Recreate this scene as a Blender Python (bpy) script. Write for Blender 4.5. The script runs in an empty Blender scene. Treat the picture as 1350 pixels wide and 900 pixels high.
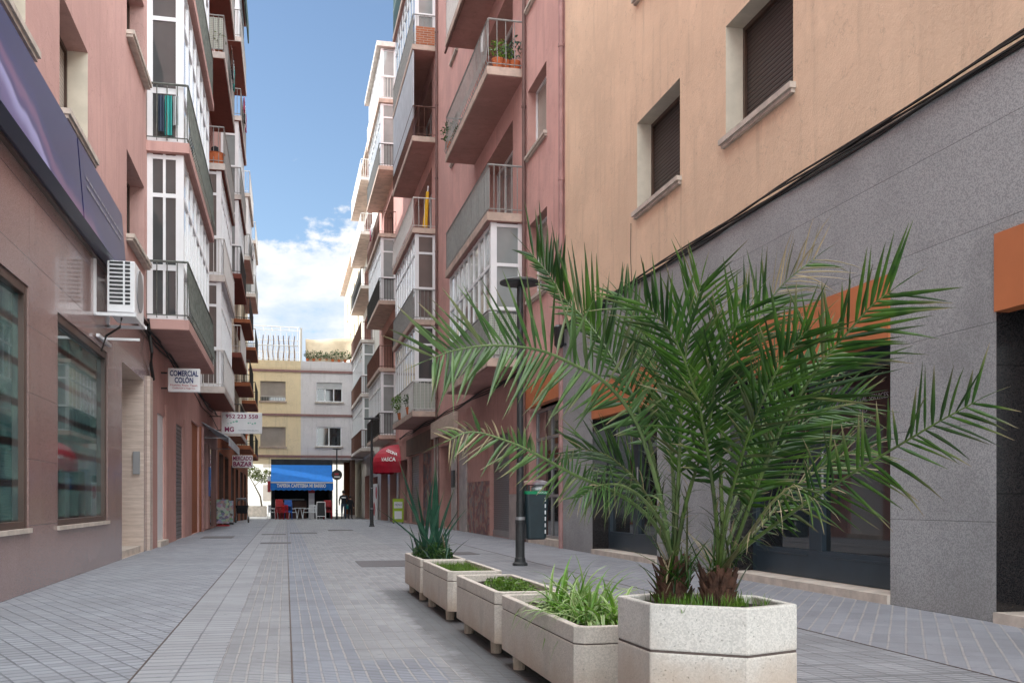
import bpy, bmesh, math, random
from mathutils import Vector, Matrix
random.seed(7)
SC=bpy.context.scene; C=SC.collection
A=math.radians(12.8); CA,SA=math.cos(A),math.sin(A); F=1312.; H=.85
def W(px,py,D):
    "a photographed direction taken at its own distance D -> metres"
    L=(px-675)/F*D; return Vector((L*CA+D*SA, -L*SA+D*CA, H-(py-660)*D/F))
def gz(y):
    P=[(-40,0),(28,0),(42,-.07),(52,-.15),(62,-.28),(400,-.28)]
    for (a,za),(b,zb) in zip(P,P[1:]):
        if y<=b: return za+(zb-za)*(y-a)/(b-a)
    return -.28
# ------------------------------------------------------------------ materials
MATS={}
class NT:
    def __init__(s,name):
        s.mat=bpy.data.materials.new(name); s.mat.use_nodes=True; s.t=s.mat.node_tree; s.b=s.t.nodes['Principled BSDF']
        s.tc=s.t.nodes.new('ShaderNodeTexCoord'); s.co=s.tc.outputs['Object']
    def n(s,ty,**k):
        x=s.t.nodes.new(ty)
        for a,v in k.items(): setattr(x,a,v)
        return x
    def l(s,a,b): s.t.links.new(a,b)
    def m(s,op,a,b=None,c=None,clamp=False):
        x=s.n('ShaderNodeMath',operation=op,use_clamp=clamp)
        for i,v in enumerate((a,b,c)):
            if v is None: continue
            if isinstance(v,(int,float)): x.inputs[i].default_value=v
            else: s.l(v,x.inputs[i])
        return x.outputs[0]
    def noise(s,scale,detail=4,rough=.6,vec=None):
        x=s.n('ShaderNodeTexNoise'); x.inputs['Scale'].default_value=scale; x.inputs['Detail'].default_value=detail; x.inputs['Roughness'].default_value=rough
        s.l(vec or s.co,x.inputs['Vector']); return x.outputs['Fac']
    def ss(s,v,a,b):
        x=s.n('ShaderNodeMapRange',interpolation_type='SMOOTHSTEP'); s.l(v,x.inputs[0]); x.inputs[1].default_value=a; x.inputs[2].default_value=b; return x.outputs[0]
    def mix(s,f,a,b,mode='MIX'):
        x=s.n('ShaderNodeMix',data_type='RGBA',blend_type=mode)
        if isinstance(f,(int,float)): x.inputs[0].default_value=f
        else: s.l(f,x.inputs[0])
        for i,v in ((6,a),(7,b)):
            if isinstance(v,tuple): x.inputs[i].default_value=(*v[:3],1)
            else: s.l(v,x.inputs[i])
        return x.outputs[2]
    def bump(s,h,dist=.003,st=1):
        x=s.n('ShaderNodeBump'); x.inputs['Distance'].default_value=dist; x.inputs['Strength'].default_value=st; s.l(h,x.inputs['Height']); s.l(x.outputs[0],s.b.inputs['Normal'])
    def xyz(s,vec=None,rot=0):
        if rot:
            r=s.n('ShaderNodeVectorRotate',rotation_type='Z_AXIS'); r.inputs['Angle'].default_value=rot; s.l(vec or s.co,r.inputs['Vector']); vec=r.outputs[0]
        x=s.n('ShaderNodeSeparateXYZ'); s.l(vec or s.co,x.inputs[0]); return x.outputs
    def line(s,v,period,width,off=0.):
        "1 in a joint of this width, 0 elsewhere"
        f=s.m('FRACT',s.m('DIVIDE',s.m('ADD',v,100*period+off),period))
        d=s.m('MULTIPLY',s.m('SUBTRACT',.5,s.m('ABSOLUTE',s.m('SUBTRACT',f,.5))),period)
        x=s.n('ShaderNodeMapRange',interpolation_type='SMOOTHSTEP'); s.l(d,x.inputs[0]); x.inputs[1].default_value=width*.75; x.inputs[2].default_value=width*.3; return x.outputs[0]
    def done(s,c,rough=.7,spec=.5,metal=0):
        if isinstance(c,tuple): s.b.inputs['Base Color'].default_value=(*c[:3],1)
        else: s.l(c,s.b.inputs['Base Color'])
        if isinstance(rough,(int,float)): s.b.inputs['Roughness'].default_value=rough
        else: s.l(rough,s.b.inputs['Roughness'])
        s.b.inputs['Specular IOR Level'].default_value=spec; s.b.inputs['Metallic'].default_value=metal
        MATS[s.mat.name]=s.mat; return s.mat
def dk(c,k): return tuple(v*k for v in c)
def plain(name,c,rough=.6,var=.12,scale=6,spec=.5,metal=0,bump=0):
    n=NT(name); f=n.noise(scale,5); col=n.mix(n.ss(f,.3,.7),dk(c,1-var),dk(c,1+var*.6))
    if bump: n.bump(n.noise(scale*12,3),bump)
    return n.done(col,rough,spec,metal)
def stucco(name,c,stain=.14,b=.004):
    n=NT(name); big=n.noise(.55,6,.65); fine=n.noise(38,4,.7)
    col=n.mix(n.ss(big,.32,.72),dk(c,1-stain),dk(c,1.06))
    # rain streaks: noise stretched along z
    mp=n.n('ShaderNodeMapping'); mp.inputs['Scale'].default_value=(3.5,3.5,.28); n.l(n.co,mp.inputs['Vector'])
    st=n.noise(1.6,5,.6,mp.outputs[0]); col=n.mix(n.m('MULTIPLY',n.ss(st,.5,.75),.5),col,dk(c,.62)); pt=n.noise(1.7,7,.75); col=n.mix(n.m('MULTIPLY',n.ss(pt,.56,.6),.12),col,dk(c,1.3)); ck=n.m('ABSOLUTE',n.m('SUBTRACT',n.noise(1.1,9,.55),.5)); col=n.mix(n.m('MULTIPLY',n.ss(ck,.0035,.001),.35),col,dk(c,.45))
    col=n.mix(n.m('MULTIPLY',n.ss(fine,.35,.7),.16),col,dk(c,.78))
    n.bump(n.m('ADD',fine,n.m('MULTIPLY',n.noise(5,4),1.5)),b); return n.done(col,.88,.25)
def granite(name,c,c2,rough,scale=90,jz=.7,jy=1.2,zoff=0,coat=0,stain=.25,jcol=.45):
    n=NT(name); v=n.n('ShaderNodeTexVoronoi'); v.inputs['Scale'].default_value=scale; n.l(n.co,v.inputs['Vector'])
    bw=n.n('ShaderNodeSeparateColor'); n.l(v.outputs['Color'],bw.inputs[0])
    col=n.mix(n.ss(bw.outputs[0],.2,.85),c,c2)
    col=n.mix(n.m('MULTIPLY',n.ss(n.noise(.9,6),.38,.75),stain),col,dk(c,.55))
    x=n.xyz()
    j=n.m('MAXIMUM',n.line(x[2],jz,.007,zoff),n.line(n.m('ADD',x[0],x[1]),jy,.005))
    col=n.mix(n.m('MULTIPLY',j,jcol),col,dk(c,.35))
    low=n.ss(n.m('ADD',x[2],n.m('MULTIPLY',n.noise(3,5),.5)),.75,.2)
    col=n.mix(n.m('MULTIPLY',low,.35),col,(c[0]*.62,c[1]*.52,c[2]*.45))
    cb=n.n('ShaderNodeCombineXYZ'); n.l(n.m('FLOOR',n.m('DIVIDE',n.m('ADD',x[2],zoff),jz)),cb.inputs[0]); n.l(n.m('FLOOR',n.m('DIVIDE',x[1],2.1)),cb.inputs[1]); wn=n.n('ShaderNodeTexWhiteNoise'); n.l(cb.outputs[0],wn.inputs['Vector'])
    col=n.mix(n.m('MULTIPLY',wn.outputs['Value'],.14),col,dk(c,.6))
    n.bump(n.m('SUBTRACT',n.m('MULTIPLY',n.noise(160,2),.35 if rough>.2 else 0.),n.m('MULTIPLY',j,2.)),.0015)
    if coat: n.b.inputs['Coat Weight'].default_value=coat; n.b.inputs['Coat Roughness'].default_value=.04
    return n.done(col,rough)
PINK=(.6,.365,.33)
M={}
M['pink']=stucco('pink_stucco',PINK)
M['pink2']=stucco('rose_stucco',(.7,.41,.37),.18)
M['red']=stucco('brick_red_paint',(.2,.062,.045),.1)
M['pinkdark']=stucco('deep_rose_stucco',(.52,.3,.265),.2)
M['tan']=stucco('tan_stucco',(.81,.595,.43),.12,.004)
M['yellow']=stucco('pale_yellow_stucco',(.88,.72,.48),.06)
M['greyw']=stucco('pale_grey_stucco',(.76,.72,.73),.08)
M['white']=stucco('white_stucco',(.78,.75,.7),.08)
M['cream']=stucco('cream_stucco',(.66,.58,.46),.08)
M['brownpaint']=stucco('orange_brown_paint',(.33,.12,.06),.12)
M['band']=plain('mauve_band_paint',(.3,.17,.16),.8)
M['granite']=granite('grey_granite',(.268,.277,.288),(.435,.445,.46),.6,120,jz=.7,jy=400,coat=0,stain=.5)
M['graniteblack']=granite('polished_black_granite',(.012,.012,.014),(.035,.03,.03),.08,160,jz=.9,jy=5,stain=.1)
M['rosegranite']=granite('polished_rose_granite',(.25,.155,.14),(.39,.26,.24),.2,210,jz=.62,jy=1.1,coat=.25,stain=.1,jcol=.5)
M['travertine']=None
def travertine():
    n=NT('travertine'); mp=n.n('ShaderNodeMapping'); mp.inputs['Scale'].default_value=(1,1,12); n.l(n.co,mp.inputs['Vector'])
    f=n.noise(2.2,8,.7,mp.outputs[0]); x=n.xyz(); c=n.mix(n.ss(f,.35,.7),(.5,.39,.33),(.68,.56,.49))
    j=n.line(x[2],.45,.006); c=n.mix(n.m('MULTIPLY',j,.4),c,(.2,.14,.1)); return n.done(c,.35)
M['travertine']=travertine()
M['marble']=plain('veined_marble',(.36,.31,.29),.35,.3,3)
M['orange']=plain('orange_panel',(.52,.17,.065),.55,.1,1.5)
M['sill']=plain('limestone_sill',(.55,.48,.42),.8,.2,5,bump=.002)
M['slabfascia']=plain('beige_slab_edge',(.55,.42,.35),.85,.22,3,bump=.002)
M['slabwhite']=plain('white_slab_edge',(.6,.54,.5),.85,.2,3,bump=.002)
M['reveal']=plain('cream_window_reveal',(.68,.6,.49),.85,.1,4)
M['alu']=plain('white_aluminium',(.84,.84,.86),.32,.04,3)
M['greyalu']=plain('grey_aluminium',(.3,.3,.31),.4,.1,3,metal=.3)
M['rail']=plain('dark_iron',(.035,.035,.035),.5,.3,10)
M['raildk']=plain('green_grey_iron',(.13,.14,.125),.6,.3,10)
M['railwhite']=plain('white_iron',(.7,.69,.67),.5,.1,8)
M['railbrown']=plain('rusty_brown_iron',(.13,.06,.045),.6,.3,10)
M['railgrey']=plain('grey_iron',(.3,.3,.29),.5,.15,10)
M['brownframe']=plain('bronze_frame',(.08,.045,.032),.35,.2,3)
M['blueframe']=plain('dark_blue_frame',(.022,.038,.055),.35,.15,3)
M['cable']=plain('black_cable',(.018,.016,.015),.7,.3,20)
M['pipe']=plain('pink_downpipe',(.36,.2,.19),.6,.2,4)
M['pipebrown']=plain('brown_downpipe',(.15,.08,.07),.6,.2,4)
M['lamp']=plain('black_cast_iron',(.03,.032,.034),.45,.3,14,bump=.002)
M['binmat']=plain('dark_teal_plastic',(.016,.032,.04),.42,.15,6)
M['green']=plain('green_band',(.0,.25,.1),.5)
M['soil']=plain('dark_soil',(.045,.03,.02),.95,.5,40,bump=.01)
M['terracotta']=plain('terracotta_pot',(.5,.14,.05),.8,.2,10)
M['blueawn']=plain('blue_canvas',(.015,.2,.68),.75,.08,3)
M['redawn']=plain('crimson_canvas',(.42,.008,.03),.6,.15,3)
M['greyawn']=plain('grey_canvas',(.5,.53,.57),.7,.1,3)
M['sail']=plain('beige_canvas',(.5,.4,.28),.8,.12,2)
M['greenawn']=plain('dark_green_canvas',(.01,.05,.04),.7,.1,3)
M['paper']=plain('white_paint',(.75,.74,.75),.5,.05,4)
M['redpl']=plain('red_plastic',(.45,.012,.02),.35,.1,4)
M['bluepl']=plain('blue_plastic',(.01,.12,.5),.35,.1,4)
M['whitepl']=plain('white_plastic',(.75,.76,.78),.35,.05,4)
M['blackpl']=plain('black_plastic',(.012,.012,.014),.4,.2,4)
M['slate']=plain('chalk_slate',(.02,.022,.024),.7,.3,12)
M['navy']=plain('navy_print',(.008,.018,.13),.5)
M['redtxt']=plain('red_print',(.45,.03,.05),.5)
M['magenta']=plain('magenta_print',(.25,.005,.09),.5)
M['greytxt']=plain('grey_print',(.3,.3,.34),.5)
M['mint']=plain('mint_print',(.25,.5,.4),.5)
M['whitetxt']=plain('white_print',(.8,.8,.8),.5)
M['teal']=plain('teal_cloth',(.03,.3,.28),.8)
M['yellowcl']=plain('yellow_parasol_cloth',(.75,.42,.02),.8)
M['lime']=plain('lime_green_board',(.35,.5,.02),.5,.15,2)
M['skin']=plain('skin',(.5,.29,.2),.6); M['hair']=plain('dark_hair',(.02,.013,.01),.7)
M['blackcl']=plain('black_cloth',(.012,.013,.018),.85); M['jeans']=plain('blue_denim',(.04,.06,.1),.85)
M['pinkcl']=plain('pink_cloth',(.4,.06,.14),.85)
M['bark']=plain('grey_bark',(.16,.13,.1),.9,.35,20,bump=.01)
M['interior']=plain('dark_interior',(.03,.032,.035),.8,.4,2)
M['brown']=plain('brown_wood',(.1,.045,.03),.6,.3,3)
M['curtain']=plain('grey_curtain',(.42,.45,.46),.9,.12,4)
M['brick']=None
def brick():
    n=NT('red_brick'); b=n.n('ShaderNodeTexBrick'); b.inputs['Scale'].default_value=1; b.inputs['Color1'].default_value=(.42,.14,.06,1); b.inputs['Color2'].default_value=(.3,.1,.05,1); b.inputs['Mortar'].default_value=(.4,.33,.28,1)
    b.inputs['Brick Width'].default_value=.25; b.inputs['Row Height'].default_value=.075; b.inputs['Mortar Size'].default_value=.008
    x=n.xyz(); cb=n.n('ShaderNodeCombineXYZ'); n.l(n.m('ADD',x[0],x[1]),cb.inputs[0]); n.l(x[2],cb.inputs[1]); n.l(cb.outputs[0],b.inputs['Vector']); return n.done(b.outputs['Color'],.85)
M['brick']=brick()
def slats(name,c,period,horizontal=True,rough=.5,metal=0,dark=.45):
    n=NT(name); x=n.xyz(); v=x[2] if horizontal else n.m('ADD',x[0],x[1])
    j=n.line(v,period,period*.3); f=n.noise(1.5,4)
    col=n.mix(n.ss(f,.3,.7),dk(c,.85),dk(c,1.08)); col=n.mix(n.m('MULTIPLY',j,.9),col,dk(c,dark)); n.bump(j,-period*.35); return n.done(col,rough,.5,metal)
M['blinddark']=slats('dark_brown_roller_shutter',(.05,.035,.032),.05)
M['blindbeige']=slats('beige_roller_shutter',(.5,.43,.38),.05,dark=.7)
M['blindgrey']=slats('grey_roller_shutter',(.33,.33,.35),.05,dark=.7)
M['blindwhite']=slats('white_roller_shutter',(.7,.7,.71),.05,dark=.75)
M['shutsteel']=slats('ribbed_steel_shutter',(.19,.18,.18),.09,rough=.4,metal=.4,dark=.4)
M['curtainp']=slats('pleated_curtain',(.44,.5,.48),.16,False,.9,dark=.7)
M['curtainw']=slats('pale_vertical_blind',(.62,.6,.6),.12,False,.9,dark=.7)
def perforated():
    n=NT('perforated_steel_shutter'); x=n.xyz(); a=n.m('ADD',x[1],n.m('MULTIPLY',x[2],.7)); b=n.m('SUBTRACT',x[1],n.m('MULTIPLY',x[2],.7))
    j=n.m('MAXIMUM',n.line(a,.07,.022),n.line(b,.07,.022)); return n.done(n.mix(j,(.07,.07,.075),(.26,.25,.26)),.4,.5,.3)
M['perf']=perforated()
def graffiti(name,base,seed):
    n=NT(name); mp=n.n('ShaderNodeMapping'); mp.inputs['Location'].default_value=(seed,seed*2,seed); mp.inputs['Scale'].default_value=(1,1,1.3); n.l(n.co,mp.inputs[0])
    f=n.noise(1.9,3,.5,mp.outputs[0]); cr=n.n('ShaderNodeValToRGB'); n.l(f,cr.inputs[0]); e=cr.color_ramp; e.interpolation='B_SPLINE'
    for p,c in ((.36,base),(.43,(.1,.08,.1)),(.5,(.3,.11,.1)),(.56,(.34,.26,.2)),(.62,(.14,.17,.2)),(.7,base)):
        q=e.elements.new(p); q.color=(*c,1)
    e.elements[0].color=(*base,1); e.elements[-1].color=(*base,1)
    return n.done(cr.outputs[0],.7)
M['mural']=graffiti('painted_mural',(.3,.2,.17),3.); M['mural2']=graffiti('graffiti_shutter',(.14,.15,.17),9.)
M['poster']=graffiti('magazine_covers',(.5,.5,.55),5.); 
def poster2():
    n=NT('magazines_print'); v=n.n('ShaderNodeTexVoronoi'); v.inputs['Scale'].default_value=9; n.l(n.co,v.inputs[0]); h=n.n('ShaderNodeHueSaturation'); h.inputs['Saturation'].default_value=.45; h.inputs['Value'].default_value=.5; n.l(v.outputs['Color'],h.inputs['Color']); return n.done(h.outputs[0],.4)
M['poster']=poster2()
def glass(name,c,rough=.04,spec=.8):
    n=NT(name); f=n.noise(1.3,3); n.bump(n.noise(.9,2),.006,.12); m=n.done(n.mix(f,dk(c,.6),dk(c,1.3)),rough,spec); n.b.inputs['Coat Weight'].default_value=.6; n.b.inputs['Coat Roughness'].default_value=.02; return m
M['glass']=glass('window_glass',(.075,.08,.082)); M['glassdark']=glass('dark_shop_glass',(.012,.016,.02)); M['glassteal']=None
def shopglass():
    n=NT('shop_glass_over_shelves'); x=n.xyz(); sh=n.line(x[2],.37,.07,.1); vt=n.line(x[1],.72,.02)
    f=n.noise(3,3); col=n.mix(n.ss(f,.4,.65),(.04,.115,.12),(.1,.22,.2)); col=n.mix(n.m('MAXIMUM',sh,n.m('MULTIPLY',vt,.6)),col,(.006,.01,.012))
    m=n.done(col,.05,.8); n.b.inputs['Coat Weight'].default_value=.45; n.b.inputs['Coat Roughness'].default_value=.01; return m
M['glassteal']=shopglass()
M['glasswhite']=glass('white_blind_glass',(.72,.72,.73),.08); M['glasspale']=glass('curtained_glass',(.3,.33,.33),.06); M['glassbrown']=glass('brown_blind_glass',(.17,.14,.13),.06)
def meshpanel():
    n=NT('grey_green_balcony_mesh'); x=n.xyz(); j=n.m('MAXIMUM',n.line(n.m('ADD',x[0],x[1]),.05,.012),n.line(x[2],.05,.012)); return n.done(n.mix(j,(.3,.32,.28),(.5,.52,.47)),.8)
M['mesh']=meshpanel(); M['meshlight']=slats('pale_grey_balcony_cloth',(.62,.63,.62),.3,False,.9,dark=.8)
def banner():
    n=NT('purple_banner_print'); x=n.xyz(); w=n.noise(.35,3,.6)
    d=n.m('ADD',n.m('SUBTRACT',x[2],4.0),n.m('ADD',n.m('MULTIPLY',n.m('SUBTRACT',x[1],10.),.12),n.m('MULTIPLY',w,1.1)))
    cr=n.n('ShaderNodeValToRGB'); n.l(d,cr.inputs[0]); e=cr.color_ramp; e.interpolation='EASE'
    for p,c in ((.3,(.13,.1,.26)),(.5,(.34,.33,.6)),(.58,(.05,.035,.15)),(.72,(.17,.08,.18)),(.85,(.012,.018,.11))):
        q=e.elements.new(p); q.color=(*c,1)
    e.elements[0].color=(.008,.012,.08,1); e.elements[-1].color=(.008,.012,.08,1)
    return n.done(cr.outputs[0],.3)
M['banner']=banner(); M['bannerdark']=plain('navy_banner_edge',(.008,.012,.05),.3,.1,2)
def planter(name,c,low):
    n=NT(name); v=n.n('ShaderNodeTexVoronoi'); v.inputs['Scale'].default_value=210; n.l(n.co,v.inputs[0]); sc=n.n('ShaderNodeSeparateColor'); n.l(v.outputs['Color'],sc.inputs[0])
    col=n.mix(n.ss(sc.outputs[0],.1,.9),dk(c,.86),dk(c,1.08)); x=n.xyz()
    pit=n.ss(n.noise(120,2),.66,.72); col=n.mix(n.m('MULTIPLY',pit,.7),col,dk(c,.35))
    st=n.ss(n.m('ADD',x[2],n.m('MULTIPLY',n.noise(5,5),.3)),low+.17,low-.06); col=n.mix(n.m('MULTIPLY',st,.75),col,(c[0]*.74,c[1]*.6,c[2]*.5))
    col=n.mix(n.m('MULTIPLY',n.ss(n.noise(7,6),.5,.7),.3),col,dk(c,.55))
    n.bump(n.m('SUBTRACT',n.m('MULTIPLY',n.noise(220,2),.5),pit),.0022); return n.done(col,.85,.3)
M['conc']=planter('washed_concrete',(.62,.56,.5),.22); M['conchex']=planter('pale_washed_concrete',(.68,.64,.595),.44)
M['joint']=plain('dark_joint',(.12,.09,.08),.9)
def leafmat(name,g1,g2,dry=(.42,.32,.2),trans=.25):
    n=NT(name); f=n.noise(9,3); col=n.mix(n.ss(f,.35,.65),g1,g2)
    at=n.n('ShaderNodeAttribute',attribute_name='dry'); col=n.mix(at.outputs['Fac'],col,dry)
    at2=n.n('ShaderNodeAttribute',attribute_name='tone'); col=n.mix(at2.outputs['Fac'],col,dk(g1,.45))
    m=n.done(col,.36,.5)
    tr=n.n('ShaderNodeBsdfTranslucent'); n.l(col,tr.inputs[0]); mx=n.n('ShaderNodeMixShader'); mx.inputs[0].default_value=trans
    n.l(n.b.outputs[0],mx.inputs[1]); n.l(tr.outputs[0],mx.inputs[2]); o=[q for q in n.t.nodes if q.type=='OUTPUT_MATERIAL'][0]; n.l(mx.outputs[0],o.inputs[0]); return m
M['palm']=leafmat('palm_leaf',(.018,.066,.009),(.07,.158,.018)); M['palmold']=leafmat('pale_palm_leaf',(.06,.14,.035),(.14,.23,.08))
M['grass']=leafmat('grass_blade',(.09,.2,.02),(.19,.34,.04)); M['agave']=leafmat('agave_leaf',(.02,.08,.05),(.045,.13,.08)); M['leaf']=leafmat('shrub_leaf',(.03,.09,.02),(.07,.15,.03),trans=.2)
M['treeleaf']=leafmat('tree_leaf',(.1,.14,.03),(.2,.22,.05))
M['spider']=leafmat('variegated_leaf',(.13,.32,.03),(.24,.46,.06),dry=(.72,.78,.45))
M['fibre']=plain('palm_trunk_fibre',(.13,.06,.038),.95,.5,25,bump=.01)
# paving -------------------------------------------------------------
def paving(name,c,rot,pu,pv,wu,wv,light=False,rib=0,ribw=.006,off=(0,0),varv=.16,jc=.42,dampshade=False):
    "joints along both directions of a grid turned by rot; rib = fine ribs across"
    n=NT(name); x=n.xyz(rot=rot); u=n.m('ADD',x[0],off[0]); v=n.m('ADD',x[1],off[1])
    wob=n.m('MULTIPLY',n.m('SUBTRACT',n.noise(4,3),.5),.012); u=n.m('ADD',u,wob)
    ju=n.line(u,pu,wu); jv=n.line(v,pv,wv)
    cb=n.n('ShaderNodeCombineXYZ'); n.l(n.m('FLOOR',n.m('DIVIDE',n.m('ADD',u,pu*50),pu)),cb.inputs[0]); n.l(n.m('FLOOR',n.m('DIVIDE',n.m('ADD',v,pv*50),pv)),cb.inputs[1])
    wn=n.n('ShaderNodeTexWhiteNoise'); n.l(cb.outputs[0],wn.inputs['Vector'])
    col=n.mix(wn.outputs['Value'],dk(c,1-varv),dk(c,1+varv*.8))
    col=n.mix(n.m('MULTIPLY',n.ss(n.noise(1.1,7,.65),.42,.72),.42),col,(c[0]*.68,c[1]*.66,c[2]*.64))
    col=n.mix(n.m('MULTIPLY',n.ss(n.noise(70,4,.7),.4,.75),.3),col,dk(c,.66))
    col=n.mix(n.m('MULTIPLY',n.ss(n.noise(13,6,.7),.6,.78),.4),col,dk(c,1.5))
    patch=n.ss(n.noise(2.3,4),.35,.6)
    if rib:
        jr=n.line(v,rib,ribw); col=n.mix(n.m('MULTIPLY',jr,n.m('ADD',n.m('MULTIPLY',patch,.5),.36)),col,dk(c,.4))
    js=n.m('ADD',n.m('MULTIPLY',patch,.5),.5)
    col=n.mix(n.m('MULTIPLY',n.m('MULTIPLY',ju,js),.85),col,(.36,.335,.33) if light else dk(c,jc))
    col=n.mix(n.m('MULTIPLY',n.m('MULTIPLY',jv,js),.85),col,dk(c,jc))
    big=n.noise(.45,5,.7); col=n.mix(n.m('MULTIPLY',n.ss(big,.48,.66),.35),col,dk(c,.55))
    gum=n.ss(n.noise(19,1,.3),.735,.76); col=n.mix(n.m('MULTIPLY',gum,.6),col,dk(c,.4))
    X0=n.xyz()
    if dampshade:
        dm=n.m('MULTIPLY',n.ss(n.m('ADD',X0[0],n.m('MULTIPLY',n.noise(6,6,.7),.35)),.98,1.12),n.ss(n.m('ADD',X0[1],n.noise(2,3)),10.6,9.8)); col=n.mix(n.m('MULTIPLY',dm,.72),col,dk(c,.22))  # wet-ground stain plus planter contact shade painted into the paving colour
    h=n.m('MULTIPLY',n.m('MAXIMUM',ju,jv),-1.)
    if rib: h=n.m('SUBTRACT',h,n.m('MULTIPLY',jr,.7))
    n.bump(n.m('ADD',h,n.m('MULTIPLY',n.noise(90,3),.3)),.003); return n.done(col,n.m('ADD',n.m('MULTIPLY',n.noise(2,5),.35),.42),.5)
PC=(.285,.297,.335)
M['pvleft']=paving('small_sett_paving',PC,math.radians(-24),.115,.1,.011,.02,jc=.36)
M['pvslab']=paving('grey_slab_paving',(.31,.315,.34),0,.195,.115,.008,.019,off=(.72,0),varv=.1)
M['pvrib']=paving('ribbed_grey_paving',(.3,.302,.322),0,.072,.36,.011,.02,True,.045,.019,(.33,0))
M['pvblue']=paving('ribbed_blue_paving',(.255,.27,.315),0,.072,.36,.011,.02,True,.045,.019,(-.03,0))
M['pvrib2']=paving('ribbed_grey_paving_right',(.305,.307,.325),0,.072,.36,.009,.02,True,.045,.017,(-.39,0),varv=.18,dampshade=True)
M['pvmid']=paving('plain_grey_paving',(.295,.3,.325),0,.12,.36,.009,.02,False,.05,.018,varv=.14)
M['pvright']=paving('slanted_ribbed_paving',(.29,.297,.335),math.radians(34.4),.1,.4,.013,.012,True,.04,.015,varv=.14)
M['asph']=plain('far_pavement',(.32,.31,.3),.8,.2,1)
# ------------------------------------------------------------------ mesh helpers
class MB:
    def __init__(s): s.v=[]; s.f=[]; s.mi=[]; s.k=0; s.at=[]
    def add(s,vs,fs):
        o=len(s.v); s.v+= [tuple(v) for v in vs]; s.f+=[tuple(i+o for i in f) for f in fs]; s.mi+=[s.k]*len(fs); return s
    def box(s,x0,x1,y0,y1,z0,z1):
        if x0>x1:x0,x1=x1,x0
        if y0>y1:y0,y1=y1,y0
        if z0>z1:z0,z1=z1,z0
        return s.add([(x0,y0,z0),(x1,y0,z0),(x1,y1,z0),(x0,y1,z0),(x0,y0,z1),(x1,y0,z1),(x1,y1,z1),(x0,y1,z1)],[(3,2,1,0),(4,5,6,7),(0,1,5,4),(1,2,6,5),(2,3,7,6),(3,0,4,7)])
    def quad(s,a,b,c,d): return s.add([a,b,c,d],[(0,1,2,3)])
    def tube(s,pts,r,n=6,r2=None,cap=True):
        pts=[Vector(p) for p in pts]; r2=r if r2 is None else r2; vs=[];fs=[]; L=len(pts)
        for i,p in enumerate(pts):
            t=(pts[min(i+1,L-1)]-pts[max(i-1,0)]).normalized(); a=Vector((0,0,1)) if abs(t.z)<.9 else Vector((1,0,0))
            u=t.cross(a).normalized(); w=t.cross(u); rr=r+(r2-r)*i/max(L-1,1)
            for k in range(n):
                g=2*math.pi*k/n; vs.append(p+u*math.cos(g)*rr+w*math.sin(g)*rr)
        for i in range(L-1):
            for k in range(n): fs.append((i*n+k,i*n+(k+1)%n,(i+1)*n+(k+1)%n,(i+1)*n+k))
        if cap: fs+=[tuple(range(n)),tuple((L-1)*n+k for k in range(n))]
        return s.add(vs,fs)
    def lathe(s,prof,c=(0,0,0),n=20,sy=1):
        vs=[];fs=[]
        for r,z in prof:
            for k in range(n):
                g=2*math.pi*k/n; vs.append((c[0]+r*math.cos(g),c[1]+r*math.sin(g)*sy,c[2]+z))
        for i in range(len(prof)-1):
            for k in range(n): fs.append((i*n+k,i*n+(k+1)%n,(i+1)*n+(k+1)%n,(i+1)*n+k))
        fs+=[tuple(range(n))[::-1],tuple((len(prof)-1)*n+k for k in range(n))]
        return s.add(vs,fs)
    def prism(s,poly,z0,z1):
        n=len(poly); return s.add([(x,y,z0) for x,y in poly]+[(x,y,z1) for x,y in poly],[tuple(range(n))[::-1],tuple(range(n,2*n))]+[(i,(i+1)%n,n+(i+1)%n,n+i) for i in range(n)])
    def build(s,name,mats,parent=None,smooth=False,bevel=0,attrs=None,recalc=False):
        me=bpy.data.meshes.new(name); me.from_pydata(s.v,[],s.f)
        if not isinstance(mats,(list,tuple)): mats=[mats]
        for m in mats: me.materials.append(m)
        if len(mats)>1: me.polygons.foreach_set('material_index',s.mi)
        if attrs:
            for k,vals in attrs.items():
                a=me.attributes.new(k,'FLOAT','POINT'); a.data.foreach_set('value',vals)
        if recalc:
            b=bmesh.new(); b.from_mesh(me); bmesh.ops.recalc_face_normals(b,faces=b.faces); b.to_mesh(me); b.free()
        if smooth: me.polygons.foreach_set('use_smooth',[True]*len(me.polygons))
        me.update(); o=bpy.data.objects.new(name,me); C.objects.link(o); o.parent=parent
        if bevel:
            md=o.modifiers.new('bevel','BEVEL'); md.width=bevel; md.segments=2; md.limit_method='ANGLE'
        return o
def tag(o,label,cat,group=None):
    o['label']=label; o['category']=cat
    if group: o['group']=group
    return o
def thing(name,label,cat,loc=(0,0,0),group=None):
    o=bpy.data.objects.new(name,None); C.objects.link(o); o.location=loc; o.empty_display_size=.2; return tag(o,label,cat,group)
def struct(o): o['kind']='structure'; return o
def reroot(root,loc):
    "children were built in world coordinates: move the Empty to its base and keep them in place"
    root.location=loc
    for ch in root.children: 
        ch.matrix_parent_inverse=Matrix.Translation(-Vector(loc))
def dup(root,loc,rz=0,label=None):
    r=root.copy(); C.objects.link(r); r.location=loc; r.rotation_euler=(0,0,rz)
    if label: r['label']=label
    for ch in list(root.children):
        c=ch.copy(); C.objects.link(c); c.parent=r; c.matrix_parent_inverse=ch.matrix_parent_inverse.copy()
        for g in ch.children: d=g.copy(); C.objects.link(d); d.parent=c
    return r
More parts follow.
